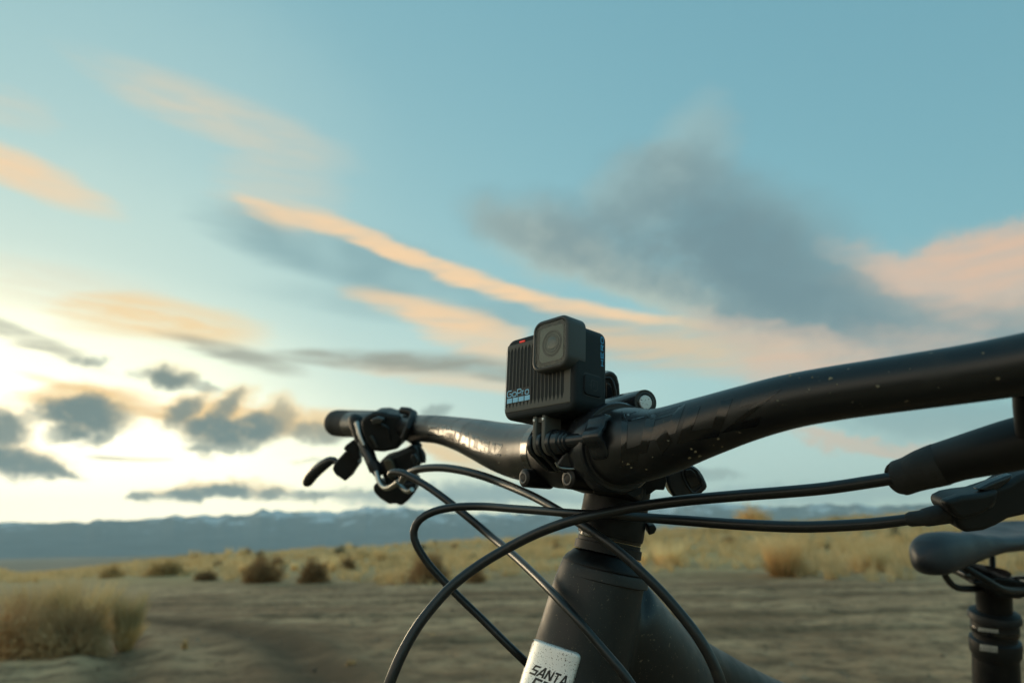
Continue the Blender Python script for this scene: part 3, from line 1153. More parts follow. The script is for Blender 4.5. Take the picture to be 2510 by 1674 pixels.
bush("straw_tuft", 1640, 1385, 110, 62, 23, M_STRAW, "golden tuft just right of the head tube", "grass tuft", 1000)
bush("sage_bush", 2198, 1326, 52, 30, 24, M_SAGE, "dark green bush left of the saddle nose", "bush", 700, True)
bush("sage_bush", 1845, 1296, 120, 58, 25, M_STRAW, "tall tan bush breaking the skyline between the two cables", "bush", 1000, True)
bush("sage_bush", 832, 1362, 40, 26, 26, M_SAGE, "dark bush in the grass below the left hand controls", "bush", 600, True)
bush("sage_bush", 1480, 1372, 60, 32, 27, M_SAGE, "grey green bush behind the steerer spacers", "bush", 600, True)
# scattered scrub in the grass: copies of three grown bushes
protos = []
for k, (mt, w_, h_) in enumerate(((M_SAGE, .9, .5), (M_BROWN, .8, .5), (M_STRAW, .8, .6), (M_SAGE, .6, .42))):
    protos.append((mt, w_, h_))
made = {}
rnd = random.Random(21)
kinds = ["dusty sage bush among the grass", "small brown bush among the grass", "straw coloured tuft among the grass", "little grey green bush among the grass"]
for i in range(84):
    k = (0, 1, 2, 2, 3, 2)[rnd.randrange(6)]
    a = rnd.uniform(-25, 48) * math.pi / 180
    r_ = math.sqrt(rnd.uniform(29 ** 2, 66 ** 2))
    x, y = r_ * math.sin(a), r_ * math.cos(a)
    z = float(height(np.array([x]), np.array([y]))[0])
    if k not in made:
        o = root("scrub_bush", Vector((x, y, z - .02)), kinds[k], "bush", "scrub bushes in the grass, kind %s" % ("sage", "brown", "straw", "grey green")[k])
        if k == 2:
            tuft_parts(.75, .7, 52, M_PALE, o, 260)
        else:
            bush_parts(protos[k][1], protos[k][2], 50 + k, protos[k][0], o, 620, k in (0, 3))
        made[k] = (o, [c_ for c_ in COL.objects if c_.parent == o])
    else:
        src, kids = made[k]
        o = src.copy()
        COL.objects.link(o)
        o.location = (x, y, z - .02)
        for ch in kids:
            c = ch.copy()
            COL.objects.link(c)
            c.parent = o
    s_ = rnd.uniform(.6, 1.35)
    o.scale = (s_, s_, s_ * rnd.uniform(.8, 1.1))
    o.rotation_euler = (0, 0, rnd.uniform(0, 6.28))

ORD = "first second third fourth fifth sixth seventh eighth ninth tenth eleventh twelfth thirteenth fourteenth fifteenth sixteenth seventeenth eighteenth nineteenth twentieth twenty-first twenty-second twenty-third twenty-fourth".split()
ORD += ["%s-%s" % (a, b) for a in ("twenty", "thirty", "forty", "fifty", "sixty") for b in ORD[:9]][4:]
for k in range(4):
    mine = sorted([o for o in COL.objects if o.name.startswith("scrub_bush") and o['label'] == kinds[k]], key=lambda o: math.atan2(o.location.x, o.location.y))
    for i, o in enumerate(mine):
        o['label'] = kinds[k] + ", " + ORD[i] + " of its kind from the left"

# ---- the air between here and the mountains
hz = bpy.data.meshes.new("haze")
bx = [(x, y, z) for x in (-15500, 15500) for y in (-15500, 15500) for z in (-75, 1150)]
hz.from_pydata(bx, [], [(0, 1, 3, 2), (4, 6, 7, 5), (0, 4, 5, 1), (2, 3, 7, 6), (0, 2, 6, 4), (1, 5, 7, 3)])
ho = bpy.data.objects.new("haze", hz)
COL.objects.link(ho)
ho['kind'] = 'stuff'
hm = bpy.data.materials.new("haze")
hm.use_nodes = True
t = hm.node_tree
t.nodes.clear()
pv = N(t, 'ShaderNodeVolumePrincipled')
pv.inputs['Color'].default_value = (.78, .93, 1.0, 1)
pv.inputs['Density'].default_value = 4.6e-5
pv.inputs['Anisotropy'].default_value = .1
mo_ = N(t, 'ShaderNodeOutputMaterial')
L(t, pv.outputs[0], mo_.inputs['Volume'])
hz.materials.append(hm)
ZS = 1.10

# ================================================================== mountain bike
from mathutils.bvhtree import BVHTree
BK = Vector((.82, .57, 0)).normalized()          # towards the rear of the bicycle
SIDE = Vector((0, 0, 1)).cross(BK).normalized()  # towards its far side
DN = (Vector((0, 0, -.906)) - BK * .423).normalized()   # down the steering axis


def bvh(o):
    dg = bpy.context.evaluated_depsgraph_get()
    ev = o.evaluated_get(dg)
    me = ev.to_mesh()
    me.transform(Matrix.Translation(origin(o)))
    t = BVHTree.FromPolygons([v.co.copy() for v in me.vertices], [list(p.vertices) for p in me.polygons])
    ev.to_mesh_clear()
    return t


def skin(tree, lift0=.00015):
    """places a point of a sticker on the surface it is stuck to"""
    def place(x, y, lift=0.0):
        d = ray(x, y).normalized()
        hit, nrm, _, dist = tree.ray_cast(CAM, d)
        if hit is None:
            hit, nrm, _, dist = tree.find_nearest(P(x, y, .36))
        if nrm.dot(d) > 0:
            nrm = -nrm
        return hit + nrm * (lift0 + lift)
    return place


def quad(tl, tr, bl, br):
    def m(u, v):
        t = (tl[0] + (tr[0] - tl[0]) * u, tl[1] + (tr[1] - tl[1]) * u)
        b = (bl[0] + (br[0] - bl[0]) * u, bl[1] + (br[1] - bl[1]) * u)
        return (b[0] + (t[0] - b[0]) * v, b[1] + (t[1] - b[1]) * v)
    return m


HT = P(1480, 1405, .367)                            # top of the head tube
GROUND_UNDER = Vector((HT.x + .33, HT.y + .22, 0))
bike = root("mountain_bike", GROUND_UNDER, "black mountain bike in the foreground with wide handlebar, looping cables and silver head badge", "bicycle")

# ---- handlebar
BARROWS = [(862, 1040, 62, .735), (905, 1040, 62, .70), (960, 1043, 62, .672), (1019, 1049, 65, .640), (1075, 1053, 69, .590), (1128, 1064, 82, .545), (1175, 1078, 100, .503),
           (1229, 1096, 121, .465), (1285, 1108, 137, .432), (1345, 1106, 146, .400), (1400, 1103, 158, .370), (1460, 1100, 170, .345), (1540, 1092, 186, .316),
           (1615, 1083, 165, .299), (1715, 1050, 149, .283), (1825, 1014, 137, .268), (1930, 985, 133, .257), (2036, 965, 133, .248), (2143, 949, 135, .240),
           (2357, 918, 143, .226), (2498, 895, 151, .2165), (2620, 872, 160, .208)]
bar = MB().add(px_tube(BARROWS, .003, 48)).build("handlebar", M_BAR, bike)
bar_bvh = bvh(bar)
on_bar = skin(bar_bvh)
# gloss lettering along the bar, both sides of the stem
top_l = spline([(1050, 1042, 0), (1100, 1046, 0), (1150, 1063, 0), (1190, 1078, 0), (1232, 1089, 0)], 1)
bot_l = spline([(1048, 1066, 0), (1095, 1073, 0), (1143, 1094, 0), (1185, 1109, 0), (1228, 1117, 0)], 1)


def left_place(u, v, lift=0):
    a = top_l[min(len(top_l) - 1, max(0, int(u * (len(top_l) - 1))))]
    b = bot_l[min(len(bot_l) - 1, max(0, int(u * (len(bot_l) - 1))))]
    return on_bar(b[0] + (a[0] - b[0]) * v, b[1] + (a[1] - b[1]) * v, lift)


mb = MB()
xs = [(0, .13), (.15, .25), (.265, .34), (.355, .44), (.455, .555), (.60, .68), (.70, .78), (.80, .90), (.92, 1.0)]
for (a, b), ch in zip(xs, "SANTACRUZ"):
    for k, line in enumerate(GLYPH[ch]):
        pl = [((a + (b - a) * p) * 10, q) for p, q in line]
        ribbon(mb, [(x, y * 2.2) for x, y in pl], .42, lambda p, q, kk=k: left_place(p / 10, q / 2.2, kk * 2e-5), .12)
mb.build("lettering", M_GLOSS, bar, label="glossy black lettering on the matt bar")

mb = MB()
boxes = [((1528, 1012), (1584, 996), (1524, 1130), (1566, 1115), 'C'), ((1592, 1015), (1678, 985), (1570, 1112), (1640, 1098), 'R'),
         ((1696, 1000), (1790, 978), (1668, 1078), (1758, 1062), 'U'), ((1818, 984), (1896, 964), (1786, 1052), (1860, 1036), 'Z')]
for tl, tr, bl, br, ch in boxes:
    q = quad(tl, tr, bl, br)
    for k, line in enumerate(GLYPH[ch]):
        ribbon(mb, [(a * 10, b * 9) for a, b in line], 3.0, lambda p, r_, kk=k, q=q: on_bar(*q(p / 10, r_ / 9), kk * 2e-5), .4)
mb.build("lettering", M_GLOSS, bar, label="large slanted glossy letters beside the stem")
# clear gloss band next to the face plate
bdir = (P(1400, 1103, .37) - P(1285, 1108, .432)).normalized()
bc = P(1352, 1105, .396)
MB().add(lathe(bc - bdir * .0057, bdir, [(0, .0169), (0, .01775), (.0095, .01790), (.0100, .017)], 48, caps=False)).build("clamp_band", M_GLOSS, bar)
# dried mud chips
random.seed(5)
mb = MB()
for x, y, r in [(1937, 921, 4), (1960, 927, 2), (1991, 925, 3), (2036, 928, 6), (2052, 942, 3), (1979, 961, 2), (2035, 963, 2), (2151, 947, 6), (1906, 982, 3), (1638, 1080, 3), (1627, 1033, 2),
                (1695, 1100, 4), (1705, 1107, 5), (1690, 1122, 5), (1715, 1117, 6), (1760, 1075, 4), (2410, 866, 4), (1224, 1134, 3), (1222, 1120, 2), (1237, 1115, 2), (1246, 1162, 2), (1585, 1150, 3),
                (1540, 1137, 5), (1548, 1146, 4), (1770, 1094, 4), (1600, 1120, 2), (2230, 905, 2), (2300, 950, 2), (2090, 985, 2)]:
    n = 9
    ring = []
    for k in range(n):
        a = 2 * math.pi * k / n
        rr = r * random.uniform(.45, 1.0)
        ring.append(on_bar(x + rr * math.cos(a) * 1.1, y + rr * .7 * math.sin(a), 0))
    c = on_bar(x, y, .0003)
    mb.add(([c] + ring, [[0, 1 + k, 1 + (k + 1) % n] for k in range(n)]))
mb.build("mud_splash", material("dried_mud", (.25, .22, .15), .9), bar)['kind'] = 'stuff'

# ---- stem
def axis_pt(y):                                     # steering axis, by height in the photograph
    t = (y - 1215) / (1405 - 1215)
    return P(1512, 1215, .377).lerp(P(1480, 1405, .367), t)


AX = (axis_pt(1405) - axis_pt(1215)).normalized()   # pointing down
stem = MB()
ringl = lambda c, ax, r, n=28: lathe(c, ax, [(0, r), (1e-4, r)], n)[0]
pts = ringl(P(1378, 1104, .382), bdir, .0190) + ringl(P(1378, 1104, .382) + bdir * .050, bdir, .0190)
pts += ringl(axis_pt(1160), AX, .0165) + ringl(axis_pt(1225), AX, .0165)
stem.add(hull(pts))
stem_o = stem.build("stem", M_STEM, bike)
bv = stem_o.modifiers.new("bevel", 'BEVEL')
bv.width = .002
bv.segments = 3
bv.limit_method = 'ANGLE'
MB().add(lathe(axis_pt(1150), AX, [(0, 0.01522), (.002, 0.01772), (.0345, 0.01790), (.0365, 0.01754), (.037, 0.01656)], 64)).build("steerer_clamp", M_STEM, stem_o)
fp = MB()
fp.add(lathe(P(1376, 1104, .3835), bdir, [(0, .0172), (0, .0200), (.0015, .0208), (.046, .0208), (.0475, .0200), (.0475, .0172)], 64, caps=False))
fp.build("face_plate", M_STEM, stem_o)
for (x, y, z) in ((1283, 1171, .371), (1391, 1173, .327)):
    c = P(x, y, z)
    MB().add(lathe(c, BK, [(0, .0040), (.0006, .0049), (.006, .0052), (.018, .0055)], 32)).build("bolt_lug", M_STEM, stem_o)
    m_ = MB().add(lathe(c - BK * .0004, BK, [(.0003, .0021), (0, .0024), (0, .0031), (.0004, .0034), (.001, .0034)], 32, caps=False))
    b_ = m_.build("bolt", M_DARKSTEEL, stem_o)
    MB().add(lathe(c + BK * .0001, BK, [(0, .0022), (.0004, .0022)], 6)).build("socket", M_INK, b_)
# small clamp bolt under the bar and the bright link beside it
MB().add(lathe(P(1533, 1191, .335), bdir, [(-.001, .004), (0, .0052), (.003, .0055), (.008, .005)], 8)).build("bolt_lug", M_STEM, stem_o)
MB().add(lathe(P(1533, 1191, .3335), bdir, [(-.0018, .0006), (-.0016, .0014), (-.0006, .0018), (.002, .0018)], 20)).build("bolt", M_SILVER, stem_o)
slab("clamp_ear", [(1450, 1189), (1452, 1203), (1466, 1210), (1512, 1210), (1524, 1204), (1524, 1186), (1500, 1182)], .345, .012, M_STEM, stem_o, .0012)
slab("clamp_ear", [(1472, 1193), (1474, 1200), (1499, 1200), (1499, 1192)], .3385, .002, M_DARKSTEEL, stem_o, .0006)
# bracket and paddle behind the bar on the right
slab("bracket", [(1560, 1160), (1625, 1150), (1629, 1172), (1623, 1196), (1602, 1195), (1589, 1205), (1565, 1212)], .372, .012, M_STEM, stem_o, .001)
slab("thumb_paddle", [(1622, 1160), (1640, 1148), (1668, 1138), (1690, 1136), (1705, 1144), (1716, 1161), (1727, 1186), (1722, 1193), (1706, 1207), (1680, 1216), (1646, 1216), (1632, 1190)], .392, .016, M_MOUNT, stem_o, .004)
pd = slab("paddle_face", [(1679, 1150), (1694, 1148), (1704, 1158), (1713, 1175), (1716, 1186), (1704, 1194), (1692, 1195), (1683, 1178), (1676, 1160)], .3838, .0015, M_GLOSS, stem_o, .0006)
MB().add(sweep([P(*q, .3834) for q in ((1672, 1155), (1675, 1172), (1686, 1192), (1697, 1206), (1706, 1206), (1722, 1191), (1718, 1174), (1708, 1153), (1694, 1144), (1680, 1146), (1672, 1155))], .0006, 8)).build("paddle_rim", M_MOUNT, stem_o)

# ---- spacers and headset
hs = MB()
a0 = axis_pt(1302)
t_of = lambda y: (axis_pt(y) - a0).length / ZS
MB().add(lathe(a0, AX, [(0, 0.01656), (.0004, 0.01700), (t_of(1324), 0.01700), (t_of(1325), 0.01647)], 64)).build("spacer", M_GLOSS, bike)
MB().add(lathe(a0, AX, [(t_of(1326), 0.01665), (t_of(1327), 0.01700), (t_of(1335), 0.01700), (t_of(1336), 0.01808), (t_of(1356), 0.01817), (t_of(1357), 0.01745)], 64)).build("spacer", M_BLACK, bike)
MB().add(lathe(a0, AX, [(t_of(1359), 0.01700), (t_of(1362), 0.01835), (t_of(1380), 0.02166), (t_of(1388), 0.02300), (t_of(1392), 0.02318), (t_of(1393), 0.02238), (t_of(1400), 0.02238)], 72)).build("headset_cover", M_STEM, bike)
MB().add(lathe(a0, AX, [(t_of(1393), .0190), (t_of(1393.5), .0220), (t_of(1396), .0231), (t_of(1402), .0236), (t_of(1419), .0240), (t_of(1421), .0236), (t_of(1421.5), .020)], 72)).build("head_tube_collar", M_FRAME, bike)
slab("cable_clip", [(1584, 1283), (1600, 1280), (1606, 1290), (1600, 1302), (1586, 1306)], .37, .01, M_BLACK, bike, .001)

# ---- frame: head tube, down tube and top tube moulded in one piece
fr = MB()


def px_axis(rows, n=48):
    return px_tube(rows, .004, n)


fr.add(px_tube([(1487, 1374, 190, .3685), (1483, 1388, 200, .368), (1478, 1404, 210, .367), (1459, 1467, 222, .364), (1435, 1562, 232, .359), (1408, 1660, 242, .354), (1380, 1760, 262, .348), (1362, 1830, 270, .344)], .004, 56))
fr.add(px_tube([(1492, 1490, 225, .378), (1545, 1590, 268, .392), (1618, 1712, 284, .42), (1730, 1890, 200, .48), (1860, 2130, 180, .54)], .004, 56))
fr.add(px_tube([(1500, 1490, 160, .385), (1548, 1530, 170, .40), (1640, 1600, 152, .43), (1740, 1660, 142, .47), (1900, 1738, 134, .525), (2150, 1830, 130, .61), (2440, 1930, 120, .735)], .004, 56))
BB = Vector((P(2442, 1665, .70).x - .10, P(2442, 1665, .70).y - .07, .34))
fr_o = fr.build("frame", M_FRAME, bike)
fix_normals(fr_o)
rm = fr_o.modifiers.new("remesh", 'REMESH')
rm.mode = 'VOXEL'
rm.voxel_size = .0024
rm.use_smooth_shade = True
sm = fr_o.modifiers.new("smooth", 'SMOOTH')
sm.factor = .6
sm.iterations = 14
dg = bpy.context.evaluated_depsgraph_get()
me = bpy.data.meshes.new_from_object(fr_o.evaluated_get(dg))
fr_o.modifiers.clear()
fr_o.data = me
me.polygons.foreach_set('use_smooth', [True] * len(me.polygons))
if not me.materials:
    me.materials.append(M_FRAME)
frame_bvh = bvh(fr_o)
on_frame = skin(frame_bvh, .0)
# head badge: a thin plate with rounded corners bent round the head tube
nu, nv = 26, 30
B = quad((1308, 1563), (1427, 1602), (1254, 1752), (1371, 1790))


def badge_uv(u, v):                                  # rounds the corners of the unit square
    x, y = B(u, v)
    return x, y


vb, fb, keep = [], [], {}
for j in range(nv + 1):
    for i in range(nu + 1):
        u, v = i / nu, j / nv
        # pull the corner points in along a quarter circle
        rx, ry = .12, .08
        du = max(0, rx - u, u - (1 - rx)) / rx
        dv = max(0, v - (1 - ry)) / ry
        lim = 1.0
        if du > 0 and dv > 0:
            m_ = max(du, dv)
            s_ = m_ / math.hypot(du, dv)
            du2, dv2 = du * s_, dv * s_
            u = (rx - du2 * rx) if u < .5 else (1 - rx + du2 * rx)
            v = (1 - ry) + dv2 * ry
        edge = min(u, 1 - u, 1 - v)
        vb.append(on_frame(*badge_uv(u, v), .0012 if edge > .02 else .0007))
for j in range(nv):
    for i in range(nu):
        a = j * (nu + 1) + i
        fb.append([a, a + 1, a + nu + 2, a + nu + 1])
badge = obj("head_badge", vb, fb, M_SILVER, fr_o, label="silver badge plate speckled with mud")
so = badge.modifiers.new("solid", 'SOLIDIFY')
so.thickness = .0011
so.offset = -1
badge_bvh = bvh(badge)
on_badge = skin(badge_bvh, .0001)
mb = MB()
# SANTA over CRUZ
for row, (tl, tr, bl, br) in {"SANTA": ((1312, 1629), (1396, 1660), (1296, 1648), (1386, 1684)), "CRUZ": ((1312, 1660), (1398, 1696), (1296, 1684), (1384, 1722))}.items():
    q = quad(tl, tr, bl, br)
    nL = len(row)
    for i, ch in enumerate(row):
        for k, line in enumerate(GLYPH[ch]):
            pl = [((i + .06 + .80 * a) * 4.4, b * 5) for a, b in line]
            ribbon(mb, pl, 1.0, lambda p, r_, kk=k, nL=nL, q=q: on_badge(*q(p / (4.4 * nL), r_ / 5), kk * 2e-5), .5)
mb.build("lettering", M_INK, badge)

# ---- rest of the bicycle, mostly outside the picture
def tube(a, b, r, name, mat, parent=bike, n=24, r2=None):
    return MB().add(sweep([a, b], [r, r2 if r2 else r], n)).build(name, mat, parent)


SP = P(2442, 1665, .70)
sp_top = P(2435, 1425, .70)
SA = (SP - sp_top).normalized()
seat_base = SP + SA * .06
tube(seat_base, BB, .021, "seat_tube", M_FRAME)
tube(HT + AX * .13, BB, .030, "down_tube", M_FRAME)
WR = .37
f_ax = HT + DN * ((HT.z - WR) / .906) - BK * .044
f_ax.z = WR
r_ax = BB + BK * .44
r_ax.z = WR
crown = HT + AX * .155
MB().add(hull([crown + SIDE * s * .07 + v for s in (-1, 1) for v in (Vector((.012, .012, .015)), Vector((-.012, -.012, .015)), Vector((.01, 0, -.03)), Vector((-.01, 0, -.03)))])).build("fork_crown", M_BLACK, bike)
for s in (-1, 1):
    lo = f_ax + SIDE * s * .066
    tube(crown + SIDE * s * .066, lo, .018, "fork_leg", M_BLACK)
    hub = r_ax + SIDE * s * .07
    tube(BB + SIDE * s * .03, hub, .011, "chain_stay", M_FRAME)
    tube(seat_base + SA * .06 + SIDE * s * .02, hub, .009, "seat_stay", M_FRAME)
for c in (f_ax, r_ax):
    w = MB()
    n = 96
    tv, tf = [], []
    for k in range(n):
        a = 2 * math.pi * k / n
        d = BK * math.cos(a) + Vector((0, 0, 1)) * math.sin(a)
        for j in range(12):
            b = 2 * math.pi * j / 12
            rr = WR - .03 + .030 * math.cos(b) * (1.0 if k % 2 else .94)
            tv.append(c + d * rr + SIDE * .030 * math.sin(b))
    for k in range(n):
        for j in range(12):
            tf.append([k * 12 + j, k * 12 + (j + 1) % 12, ((k + 1) % n) * 12 + (j + 1) % 12, ((k + 1) % n) * 12 + j])
    wo = obj("wheel", tv, tf, M_RUBBER, bike)
    rim = []
    for k in range(n):
        a = 2 * math.pi * k / n
        rim.append(c + (BK * math.cos(a) + Vector((0, 0, 1)) * math.sin(a)) * (WR - .065))
    rim.append(rim[0])
    MB().add(sweep(rim, .013, 12, caps=False)).build("rim", M_BLACK, wo)
    sp_ = MB()
    for k in range(28):
        a = 2 * math.pi * k / 28
        d = BK * math.cos(a) + Vector((0, 0, 1)) * math.sin(a)
        a2 = a + (.5 if k % 2 else -.5)
        h = BK * math.cos(a2) + Vector((0, 0, 1)) * math.sin(a2)
        sp_.add(sweep([c + d * (WR - .07), c + h * .02 + SIDE * (.03 if k % 4 < 2 else -.03)], .001, 5))
    sp_.build("spokes", M_DARKSTEEL, wo)
    MB().add(lathe(c - SIDE * .05, SIDE, [(0, .012), (.015, .026), (.03, .02), (.07, .02), (.085, .026), (.1, .012)], 24)).build("hub", M_BLACK, wo)
MB().add(lathe(BB - SIDE * .05, SIDE, [(0, .02), (.1, .02)], 24)).build("bottom_bracket", M_BLACK, bike)
MB().add(lathe(BB - SIDE * .058, SIDE, [(0, .07), (.003, .072), (.006, .07)], 40)).build("chainring", M_DARKSTEEL, bike)
for s in (-1, 1):
    e = BB + SIDE * s * .075 + (BK * .5 - Vector((0, 0, .86))).normalized() * .17 * s
    tube(BB + SIDE * s * .06, e, .011, "crank_arm", M_BLACK)
    pc = e + SIDE * s * .06
    MB().add(hull([pc + BK * a + SIDE * b + Vector((0, 0, c_)) for a in (-.045, .045) for b in (-.045, .045) for c_ in (-.008, .008)])).build("pedal", M_BLACK, bike)

# ---- seat post
post = MB()
a0s = P(2435, 1428, .70)
sl = lambda y: (y - 1428) / (1665 - 1428) * (SP - a0s).length / ZS
post.add(lathe(a0s, SA, [(-.012, .0150), (0, .0165), (.006, .0165), (.007, .0158), (sl(1500), .0158)], 48))
po = post.build("seat_post", M_STEM, bike)
MB().add(lathe(a0s, SA, [(sl(1495), .0170), (sl(1500), .0222), (sl(1507), .0235), (sl(1516), .0235), (sl(1519), .0210), (sl(1524), .0208), (sl(1530), .0212),
                         (sl(1548), .0212), (sl(1551), .0196), (sl(1562), .0196), (sl(1566), .0226), (sl(1574), .0230), (sl(1598), .0226), (sl(1604), .0212), (sl(1612), .0200)], 56)).build("post_collar", M_BLACK, po)
MB().add(lathe(a0s, SA, [(sl(1533), .02125), (sl(1534), .0214), (sl(1546), .0214), (sl(1547), .02125)], 56, caps=False)).build("collar_band", M_GLOSS, po)
MB().add(lathe(a0s, SA, [(sl(1611), .0205), (sl(1640), .0208), (sl(1720), .0208), (sl(1900), .0208)], 48)).build("post_sleeve", M_STEM, po)
# pale worn prints on the collar
cyl_bvh = BVHTree.FromPolygons(*lathe(a0s, SA, [(0, .0231), (.09, .0231)], 64))
on_col = skin(cyl_bvh, .0001)
mb = MB()
for (x0, x1, y0, h_) in ((2398, 2448, 1536, 12), (2402, 2446, 1576, 22)):
    q = quad((x0, y0), (x1, y0 + 6), (x0, y0 + h_), (x1, y0 + h_ + 6))
    for i in range(6):
        ribbon(mb, [(i * 1.7 + .3, .4), (i * 1.7 + .3, 1.6), (i * 1.7 + 1.2, 1.6), (i * 1.7 + 1.2, .4)], .5, lambda p, r_, q=q: on_col(*q(p / 10.2, r_ / 2)), .4)
mb.build("print", material("worn_print", (.42, .42, .38), .6), po)

# ---- saddle
sad = MB()
sc0 = P(2436, 1330, .70)
nose = P(2254, 1357, .606)
sd = (sc0 - nose)
sd.z = 0
Ls = sd.length
sdir = BK
slat = SIDE
rows = []
NS_ = 30
NR = 28
vv, ff = [], []
for i in range(NS_ + 1):
    t = i / NS_
    s = t * .275 * ZS
    # half width, top height and thickness along the saddle
    hw = np.interp(t, [0, .02, .06, .15, .35, .55, .75, .9, .97, 1], [.003, .0125, .018, .0215, .0235, .034, .060, .070, .064, .030])
    top = np.interp(t, [0, .03, .10, .25, .45, .65, .85, .97, 1], [-.002, .0125, .0185, .020, .0155, .017, .026, .032, .026])
    bot = np.interp(t, [0, .03, .08, .2, .45, .7, .9, 1], [-.008, -.017, -.020, -.0145, -.003, .0, .006, .016])
    c = nose + sdir * s
    for k in range(NR):
        a = 2 * math.pi * k / NR
        ca, sa = math.cos(a), math.sin(a)
        x = hw * (abs(ca) ** .8) * (1 if ca >= 0 else -1)
        mid = (top * .45 + bot * .55)
        y = mid + ((top - mid) if sa > 0 else (mid - bot)) * (abs(sa) ** .75) * (1 if sa >= 0 else -1)
        if sa > 0:
            y -= .004 * math.exp(-(x / .008) ** 2) * (1 if .2 < t < .95 else 0)
        vv.append(c + slat * x * ZS + Vector((0, 0, y * ZS)))
for i in range(NS_):
    for k in range(NR):
        k2 = (k + 1) % NR
        ff.append([i * NR + k, i * NR + k2, (i + 1) * NR + k2, (i + 1) * NR + k])
ff.append(list(range(NR))[::-1])
ff.append([NS_ * NR + k for k in range(NR)])
so_ = obj("saddle", vv, ff, M_SADDLE, bike)
ssub = so_.modifiers.new("sub", 'SUBSURF')
ssub.levels = ssub.render_levels = 1
base = nose + Vector((0, 0, -.012))
for s in (-1, 1):
    rail = [base + sdir * .055 + slat * s * .006 + Vector((0, 0, .004)), base + sdir * .085 + slat * s * .018 + Vector((0, 0, -.014)), base + sdir * .12 + slat * s * .022 + Vector((0, 0, -.026)),
            base + sdir * .19 + slat * s * .022 + Vector((0, 0, -.026)), base + sdir * .235 + slat * s * .032 + Vector((0, 0, -.006)), base + sdir * .25 + slat * s * .036 + Vector((0, 0, .012))]
    MB().add(sweep([r[:3] for r in spline([tuple(p) for p in rail], .006)], .0034, 12)).build("saddle_rail", M_BLACK, so_)
slab("rail_clamp", [(2386, 1400), (2400, 1394), (2424, 1397), (2462, 1404), (2492, 1420), (2486, 1436), (2456, 1446), (2404, 1442), (2390, 1430), (2368, 1420), (2350, 1412), (2346, 1404), (2362, 1402)], .70, .05, M_STEM, po, .003)
MB().add(lathe(P(2478, 1428, .69), Vector((.55, -.8, .1)), [(-.004, .004), (0, .006), (.03, .006)], 16)).build("clamp_bolt", M_STEEL, po)
slab("rail_clamp", [(2348, 1398), (2366, 1396), (2378, 1406), (2372, 1414), (2352, 1410)], .672, .02, M_DARKSTEEL, po, .002)

# ---- cables and hoses
def hose(rows, name, label=None, mat=None):
    return MB().add(px_tube(rows, .004, 20)).build(name, mat or M_HOSE, bike, label=label)


hose([(2215, 1168, 31, .277), (2150, 1178, 31, .282), (2028, 1196, 30, .290), (1920, 1206, 29, .298), (1815, 1214, 28, .307), (1700, 1224, 27, .318), (1601, 1236, 26, .330), (1520, 1249, 25, .334), (1444, 1265, 24.5, .333),
      (1388, 1280, 24.5, .335), (1320, 1305, 24.5, .340), (1253, 1338, 24.5, .344), (1180, 1381, 24.5, .343), (1112, 1432, 25, .339), (1066, 1480, 25.5, .335), (1024, 1534, 26, .330), (990, 1592, 27, .325), (966, 1645, 27.5, .321), (945, 1705, 28, .318), (930, 1790, 28, .318)],
     "brake_hose", "thick black hose sweeping from the right lever across to the bottom")
hose([(2232, 1272, 27, .295), (2160, 1281, 28, .300), (2096, 1286, 28, .304), (1963, 1291, 28, .312), (1812, 1285, 27, .325), (1686, 1276, 25, .340), (1600, 1270, 23, .346), (1500, 1262, 22, .345), (1444, 1260, 21.5, .348),
      (1395, 1257, 21, .353), (1320, 1251, 20, .372), (1253, 1246, 19.5, .390), (1183, 1241, 19.5, .408), (1112, 1243, 19.5, .412), (1062, 1254, 19.5, .414), (1029, 1273, 19.5, .414), (1014, 1302, 19.5, .413),
      (1022, 1337, 19, .411), (1050, 1381, 19, .409), (1086, 1422, 19, .407), (1130, 1467, 19, .404), (1183, 1518, 19, .400), (1238, 1573, 19.5, .394), (1292, 1625, 20, .392), (1345, 1680, 20, .40), (1400, 1760, 20, .42)],
     "shift_cable", "long cable looping left and doubling back to the head tube")
hose([(966, 1171, 14, .523), (957, 1165, 15, .520), (958, 1160, 16, .516), (966, 1157, 17, .512), (985, 1159, 17.5, .506), (1006, 1168, 18, .500), (1048, 1192, 18, .488), (1098, 1228, 18.5, .475), (1147, 1267, 19, .463), (1200, 1311, 19.5, .452), (1253, 1355, 20, .415),
      (1306, 1404, 20, .375), (1359, 1457, 21, .340), (1412, 1514, 21.5, .321), (1465, 1576, 22, .314), (1501, 1618, 23, .310), (1536, 1661, 24, .307), (1575, 1725, 25, .305), (1600, 1800, 25, .305)],
     "brake_hose", "hose from the left lever running steeply down across the head tube")
hose([(985, 1178, 17, .56), (996, 1163, 18, .54), (1026, 1150, 19, .52), (1077, 1146, 19.5, .500), (1128, 1152, 20, .482), (1179, 1165, 20.5, .466), (1230, 1183, 21, .452), (1282, 1205, 21, .415), (1320, 1223, 21, .394),
      (1375, 1254, 21, .366), (1430, 1288, 21.5, .348), (1465, 1312, 22, .340), (1518, 1352, 23, .332), (1571, 1400, 24.5, .326), (1624, 1453, 25.5, .322), (1672, 1509, 26.5, .318), (1712, 1562, 27.5, .314), (1745, 1620, 28, .311), (1768, 1680, 29, .309), (1785, 1760, 29, .308)],
     "shift_cable", "cable arching under the bar and down to the right")

